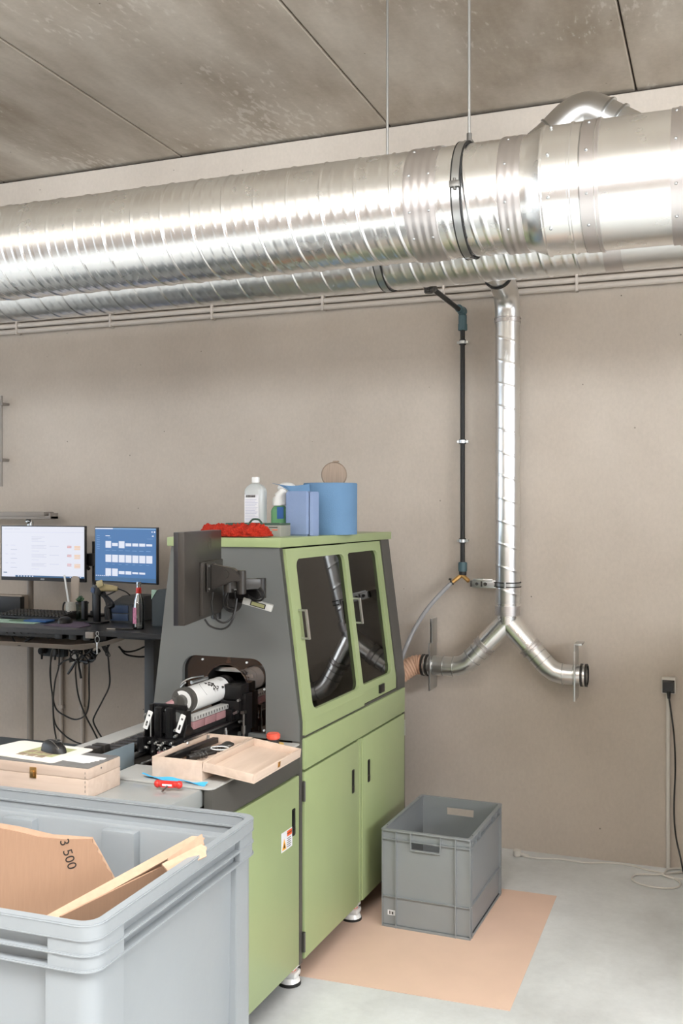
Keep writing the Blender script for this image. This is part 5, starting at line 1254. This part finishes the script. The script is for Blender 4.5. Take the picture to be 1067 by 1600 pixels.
b = MB(); b.plate([(onx(-20, 4.5), 4.46), (onx(60, 4.5), 4.46), (onx(76, 4.6), 4.56), (onx(40, 4.6), 4.60), (onx(-20, 4.6), 4.60)], .002, T(0, 0, DZ + .0003)); solo('mint_paper_sheet', b, 'mint', 'pale mint paper sheet on the desk in front of the keyboard', 'paper')
b = MB(); b.box(onx(42, 4.55), onx(77, 4.55), 4.52, 4.60, DZ + .0026, DZ + .012, b=.003); solo('blue_notepad', b, 'bluep', 'flat blue pad in front of the keyboard', 'notepad')
b = MB(); b.box(onx(14, 4.52), onx(36, 4.52), 4.52, 4.60, DZ + .0026, DZ + .007, b=.001); solo('green_card', b, 'leaf', 'small green card on the mint sheet left of the blue pad', 'card')
b = MB(); b.plate([(onx(82, 4.5), 4.42), (onx(128, 4.42), 4.40), (onx(142, 4.5), 4.50), (onx(136, 4.62), 4.62), (onx(108, 4.62), 4.62)], .003, T(0, 0, DZ + .0003), b=.0005); solo('purple_mouse_mat', b, 'purple', 'thin purple mat under the small black mouse on the desk', 'mouse mat')
q = atz(127, 970, DZ); 
b = MB(); b.grid(lambda u, v: Vector((q.x + cos(u * 2 * pi) * .033 * sin(v * pi / 2), 4.54 + sin(u * 2 * pi) * .05 * sin(v * pi / 2), DZ + .0036 + .036 * cos(v * pi / 2) ** .8)), 28, 8, wrapu=True); b.box(q.x - .001, q.x + .001, 4.495, 4.53, DZ + .03, DZ + .034, m=1)
solo('desk_mouse', b, ['black', 'steeld'], 'small black mouse on the purple mat in front of the tinted glass', 'computer mouse', angle=180)
# mug with sticks
mx_, my = onx(112, 4.80), 4.80
mg = thing('speckled_mug', 'speckled grey mug with black handle holding flat sticks', 'mug', (mx_, my, DZ + .0004))
zt_ = at(112, 940, my).z
b = MB(); b.lathe([(0, .0), (.031, 0), (.033, .004), (.034, zt_ - DZ), (.031, zt_ - DZ), (.030, .006), (0, .006)], T(mx_, my, DZ + .0004), n=32); part('body', b, 'mug', mg)
b = MB(); b.tube(crv([(mx_ - .030, my, zt_ - .008), (mx_ - .052, my, zt_ - .010), (mx_ - .060, my, zt_ - .035), (mx_ - .056, my, zt_ - .065), (mx_ - .034, my, zt_ - .085)]), .005); part('mug_handle', b, 'blacks', mg)
p = at(103, 912, my); b = MB(); b.plate(rr(-.006, 0, .006, .23, .003, 2), .003, T(p.x + .035, my - .005, DZ + .02) @ R(-11, 'Y') @ AX['xz']); solo('white_stick', b, 'white', 'thin white stick leaning left in the speckled mug', 'stick')
b = MB(); b.plate(rr(-.028, 0, .028, .22, .018, 4), .004, T(mx_ + .008, my + .008, DZ + .02) @ R(3, 'Y') @ AX['xz']); solo('wooden_spatula', b, 'tray', 'wide beige paddle standing in the speckled mug', 'spatula')
# tinted glass with succulent
gx, gy = onx(128.5, 4.72), 4.72
ps = thing('tinted_glass_planter', 'small dark green glass box with a succulent next to the mug', 'planter', (gx, gy, DZ + .0004))
zt_ = at(128, 941, gy).z
b = MB(); b.lathe([(.0, 0), (.033, 0), (.034, zt_ - DZ), (.031, zt_ - DZ), (.031, .004), (0, .004)], T(gx, gy, DZ + .0005), n=8); part('glass', b, 'tint', ps)
b = MB(); b.lathe([(.031, 0), (.037, 0), (.037, .010), (.031, .010)], T(gx, gy, zt_ - .008), closed=True, n=8); b.box(gx + .015, gx + .037, gy - .03, gy, DZ + .01, zt_ + .01, b=.003); part('black_rim', b, 'black', ps)
b = MB(); b.cyl((gx, gy, DZ + .006), (gx, gy, DZ + .06), .029, n=20); part('soil', b, 'inner', ps)
b = MB(); random.seed(8)
for k in range(16):
    a = k * 2.4; r_ = .008 + .026 * (k / 16); c = Vector((gx - .012, gy, zt_ + .004)); e = c + Vector((cos(a) * r_, sin(a) * r_, .034 - .028 * k / 16))
    b.tube([c, c.lerp(e, .6) + Vector((0, 0, .004)), e], .005, n=6, rf=lambda i, n: [.003, .0065, .001][i])
part('succulent', b, 'leaf', ps)
# barcode scanner on stand
sx_, sy = onx(150, 4.62), 4.62
sn = thing('barcode_scanner', 'cream and grey handheld barcode scanner resting in a black stand', 'scanner', (sx_, sy, DZ))
b = MB(); b.box(sx_ - .055, sx_ + .055, sy - .03, sy + .05, DZ, DZ + .010, b=.004); b.box(sx_ - .019, sx_ + .019, sy, sy + .02, DZ + .008, at(150, 925, sy).z, b=.004)
p = at(168, 940, sy); b.tube(crv([at(168, 968, sy), at(167, 950, sy), at(176, 945, sy), at(160, 928, sy)]), .014); b.tube([at(172, 968, sy), at(168, 940, sy), at(158, 920, sy)], .013)
part('stand', b, 'blackm', sn)
h0, h1 = at(152, 917, sy - .04), at(184, 920, sy - .02)
b = MB(); b.tube([h0, h0.lerp(h1, .35), h0.lerp(h1, .75), h1], .018, n=16, rf=lambda i, n: [.026, .022, .017, .012][i]); part('body', b, 'cream', sn)
b = MB(); b.cyl(h0 + Vector((.004, 0, .006)), at(150, 929, sy - .05), .030, .026, n=20, b=.004); part('scan_head', b, 'deskm', sn)
b = MB(); p = at(156, 912, sy - .075); b.box(-.020, .020, -.004, .004, -.018, .018, b=.006, Mx=T(p.x, p.y, p.z) @ R(-18, 'Y')); b.box(-.012, .012, -.004, .004, -.014, .014, b=.004, m=1, Mx=T(*at(145, 922, sy - .075)) @ R(8, 'Y')); part('head_window', b, ['cream', 'navy'], sn)
b = MB(); b.tube(crv([h1, at(190, 922, sy), at(197, 925, sy + .01), at(203, 930, sy + .04)]), .003); b.tube(crv([at(180, 924, sy - .02), at(172, 928, sy - .02), at(166, 930, sy - .01)]), .0035); part('scanner_cable', b, 'cable', sn)
# label printer
x0, x1 = onx(171, 4.68), onx(208, 4.68); zt_ = at(190, 928, 4.9).z; zf = at(190, 944, 4.68).z
lb = thing('label_printer', 'blue-grey label printer with sloping dark lid behind the glass bottle', 'printer', ((x0 + x1) / 2, 4.8, DZ))
b = MB(); b.plate([(4.68, 0), (4.96, 0), (4.96, zt_ - DZ), (4.80, zt_ - DZ), (4.68, zf - DZ)], x1 - x0, T(x0, 0, DZ) @ AX['yz'], b=.006); part('case', b, 'deskm', lb)
b = MB(); b.box(x0 + .006, x1 - .03, 4.674, 4.682, DZ + .055, zf - .006, b=.002); b.box(x0 + .006, x1 - .03, 4.674, 4.682, DZ + .012, DZ + .050, b=.002); part('front_flap', b, 'navy', lb)
# dark box printer on the right
x0, x1 = onx(229, 4.55), onx(262, 4.55); zt_ = at(240, 921, 4.6).z
b = MB(); b.plate([(x0, 0), (x1 + .16, 0), (x1 + .16, zt_ - DZ), (x0 + .035, zt_ - DZ), (x0, zt_ - DZ - .05)], .35, T(0, 4.60, DZ) @ AX['xz'], b=.004); b.plate([(x0 + .0, zt_ - DZ - .052), (x0 + .036, zt_ - DZ - .002), (x0 + .002, zt_ - DZ - .002)], .004, T(0, 4.596, DZ) @ AX['xz'], m=1)
solo('dark_case', b, ['cloth_floorcab', 'mint'], 'dark blue-black case on the desk tucked behind the machine edge', 'case')
# glass bottle
bx, by = onx(216.5, 4.47), 4.47
gb = thing('glass_bottle', 'clear glass drink bottle with pink label and red neck band on the desk edge', 'bottle', (bx, by, DZ + .0004))
hb = at(216, 909, by).z - DZ
b = MB(); b.lathe([(0, .002), (.026, 0), (.029, .006), (.029, hb * .50), (.026, hb * .60), (.0145, hb * .74), (.012, hb * .93), (.014, hb * .94), (.014, hb * .965), (.0125, hb), (.0100, hb), (.0100, hb * .75), (.022, hb * .60), (.0255, hb * .49), (.0255, .010), (0, .012)], T(bx, by, DZ + .0004), n=36); part('glass', b, 'clear', gb)
b = MB(); b.lathe([(.0130, 0), (.0150, 0), (.0135, hb * .12), (.0125, hb * .12)], T(bx, by, DZ + hb * .76), closed=True, n=28); part('neck_band', b, 'redp', gb)
b = MB()
def lbf(u, v): a = radians(190 + 90 * u); return Vector((bx + cos(a) * .0297, by + sin(a) * .0297, DZ + hb * (.12 + .34 * v)))
b.sheet(lbf, 12, 2, .0006); part('bottle_label', b, 'pinkl', gb)
# phone
x0, x1 = onx(170, 4.42), onx(206, 4.44)
b = MB(); b.box(-.065, .075, -.035, .035, 0, .008, b=.003, Mx=T((x0 + x1) / 2, 4.44, DZ + .0005) @ R(14)); b.box(-.067, -.02, -.0358, -.030, .001, .007, m=1, Mx=T((x0 + x1) / 2, 4.44, DZ + .0005) @ R(14)); solo('smartphone', b, ['blacks', 'alu'], 'flat phone with silver edge lying left of the glass bottle', 'phone')
# key on ring
p = at(152, 990, DYF - .012)
ky = thing('key_ring', 'metal key hanging on a ring at the desk front edge', 'key', tuple(p))
b = MB(); 
for dz, r_ in ((0, .008), (-.030, .013)):
    b.tube([Vector((p.x + r_ * cos(a * pi / 8), p.y, p.z + dz + r_ * sin(a * pi / 8) * 1.3)) for a in range(17)], .002, n=6, cap=False)
part('ring', b, 'steel', ky)
b = MB(); b.box(p.x - .004, p.x + .004, p.y - .002, p.y + .002, p.z - .105, p.z - .045, b=.001); part('key_blade', b, 'alu', ky)
# wall conduits with sockets under the desk
for px, lab in ((95, 'left pale conduit going down from the socket under the desk'), (128, 'right pale conduit going down from the socket under the desk')):
    x = onx(px, 5.25); zt_ = at(px, 1016, 5.25).z
    b = MB(); b.cyl((x, WY - .016, .005), (x, WY - .016, zt_ - .045), .0125, n=14); b.box(x - .02, x + .02, WY - .03, WY, .55, .57, b=.002); solo('vertical_conduit', b, 'conduit_paint', lab, 'conduit')
x = onx(84, 5.25); zt_ = at(84, 1014, 5.25).z
ss = thing('double_wall_socket', 'dark double socket block on the wall under the desk with plugs', 'socket', (x, WY, zt_))
b = MB(); b.box(x - .085, x + .095, WY - .045, WY, zt_ - .045, zt_ + .025, b=.004); part('housing', b, 'cloth_floorcab', ss)
for k, xx in enumerate((x - .05, x + .05)):
    b = MB(); b.cyl((xx, WY - .09, zt_ - .008), (xx, WY - .044, zt_ - .008), .022, n=20, b=.004); b.cyl((xx, WY - .07, zt_ - .01), (xx, WY - .075, zt_ - .06), .009, .006); part('plug', b, 'black', ss)
x = onx(120, 5.25); b = MB(); b.box(x - .03, x + .03, WY - .045, WY, at(120, 1035, WY).z, at(120, 1012, WY).z, b=.004); solo('wall_junction_box', b, 'white_pvc', 'small white box on the wall above the right conduit under the desk', 'junction box')
# cables under desk
cabs = [
 ([(85, 985, 4.6), (88, 1002, 4.7), (80, 1022, 4.9), (79, 1060, 5.0), (82, 1085, 5.0), (88, 1108, 5.0), (105, 1120, 5.0), (120, 1124, 5.0), (134, 1116, 4.95), (139, 1095, 4.9), (139, 1060, 4.9), (140, 1030, 4.8), (146, 1008, 4.6), (150, 992, 4.5)], 'black cable looping down between the wall sockets and the tray, widest loop'),
 ([(91, 985, 4.6), (92, 1010, 4.7), (92, 1040, 4.8), (86, 1065, 4.9), (83, 1100, 5.0), (86, 1130, 5.0), (100, 1148, 5.0), (115, 1158, 5.0), (128, 1163, 5.0)], 'black cable sweeping to the lower right behind the wooden box'),
 ([(81, 1024, 5.15), (78, 1050, 5.1), (82, 1090, 5.05), (84, 1130, 5.05), (88, 1156, 5.05)], 'straight black cable dropping left of the others'),
 ([(126, 1008, 4.6), (120, 1032, 4.7), (118, 1050, 4.8), (122, 1085, 4.9), (132, 1115, 4.9), (145, 1140, 4.9), (153, 1156, 4.9)], 'black cable running diagonally down right from the knot'),
 ([(172, 990, 4.5), (168, 1010, 4.6), (170, 1040, 4.7), (171, 1070, 4.75), (160, 1095, 4.8), (148, 1118, 4.8), (146, 1128, 4.8), (153, 1143, 4.8), (160, 1154, 4.8)], 'kinked black cable hanging rightmost under the desk'),
 ([(91, 1040, 4.75), (100, 1033, 4.75), (112, 1030, 4.75), (122, 1036, 4.75), (126, 1060, 4.75)], 'short black cable arching from the sockets to the knot'),
 ([(17, 985, 4.45), (20, 998, 4.45), (30, 1008, 4.45), (42, 1001, 4.45), (55, 994, 4.45)], 'short black cable hanging in a V below the left of the desk'),
 ([(185, 1010, 4.6), (195, 1018, 4.62), (210, 1017, 4.66), (229, 1009, 4.7)], 'upper of two thin black cables reaching the right desk leg'),
 ([(186, 1010, 4.6), (196, 1022, 4.62), (214, 1026, 4.66), (229, 1026, 4.7)], 'lower of two thin black cables reaching the right desk leg')]
for pts, lab in cabs:
    b = MB(); b.tube(crv([at(*p) for p in pts], 8), .0048, n=8); solo('power_cable', b, 'cable', lab, 'cable', 'cables under the desk')
kn = MB(); random.seed(21)
for k in range(9):
    c = (122 + random.uniform(-6, 20), 1018 + random.uniform(-8, 12)); pts = []
    for j in range(6): pts.append(at(c[0] + 16 * cos(j * 1.3 + k) * random.uniform(.4, 1), c[1] + 13 * sin(j * 1.3 + k * 2) * random.uniform(.4, 1), 4.62 + random.uniform(0, .06)))
    kn.tube(crv(pts, 6), .0048, n=7)
kn.tube(crv([at(120, 1030, 4.64), at(112, 1045, 4.64), at(106, 1053, 4.64), at(114, 1040, 4.64), at(121, 1032, 4.64), at(124, 1045, 4.64), at(127, 1060, 4.64)], 5), .006, n=7)
kn.tube(crv([at(132, 1036, 4.66), at(140, 1032, 4.66), at(150, 1020, 4.66), at(155, 1016, 4.66)], 5), .012, n=8)
for k in range(5): kn.tube(crv([at(155 + k, 1000, 4.6), at(160 + 3 * k, 1012 + k * 3, 4.6), at(165, 1018 + k, 4.6), at(168 + k, 1005, 4.6)], 5), .003, n=6)
solo('cable_bundle', kn, 'cable', 'knotted bundle of black cables hanging below the desk tray', 'cable bundle', kind='stuff')
kn = MB()
for k in range(14):
    x = 10 + k * 11; kn.tube(crv([at(x, 988, 4.42), at(x + 12, 993 + (k % 3) * 2, 4.44), at(x + 22, 987 + (k % 2) * 3, 4.46)], 5), .006, n=6)
kn.box(-4.3, onx(180, 4.5), 4.42, 4.56, 1.118, 1.150, b=.006)
for k in range(3): kn.box(onx(88 + k * 22, 4.4), onx(100 + k * 22, 4.4), 4.385, 4.43, 1.120, 1.150, b=.005)
solo('power_strip', kn, 'black', 'black power strip and leads lying under the desktop edge', 'power strip')
# low dark cabinet left of the machine
lc = thing('low_cabinet', 'dark petrol-coloured low cabinet left of the machine table behind the wooden box', 'cabinet', (-3.0, 3.3, 0))
b = MB(); b.box(-3.8, -2.24, 2.98, 3.56, .06, .77, b=.004); b.box(-3.75, -2.3, 3.02, 3.5, 0, .062); part('carcass', b, 'cloth_floorcab', lc)
b = MB(); b.box(-3.82, -2.22, 2.96, 3.58, .77, .80, b=.004); part('top', b, 'cloth_floorcab', lc)
# dark wall pipe at far left
x = onx(-1, 5.2); b = MB(); z0, z1 = at(0, 760, 5.2).z, at(0, 618, 5.2).z; b.cyl((x, 5.22, z0), (x, 5.22, z1), .008, n=14); b.box(x - .02, x + .022, 5.2, WY, z1 - .06, z1 - .045); b.box(x - .02, x + .022, 5.2, WY, at(0, 720, 5.2).z, at(0, 720, 5.2).z + .015)
solo('wall_rail', b, 'lampg', 'thin grey upright rail on the wall at the far left', 'rail')
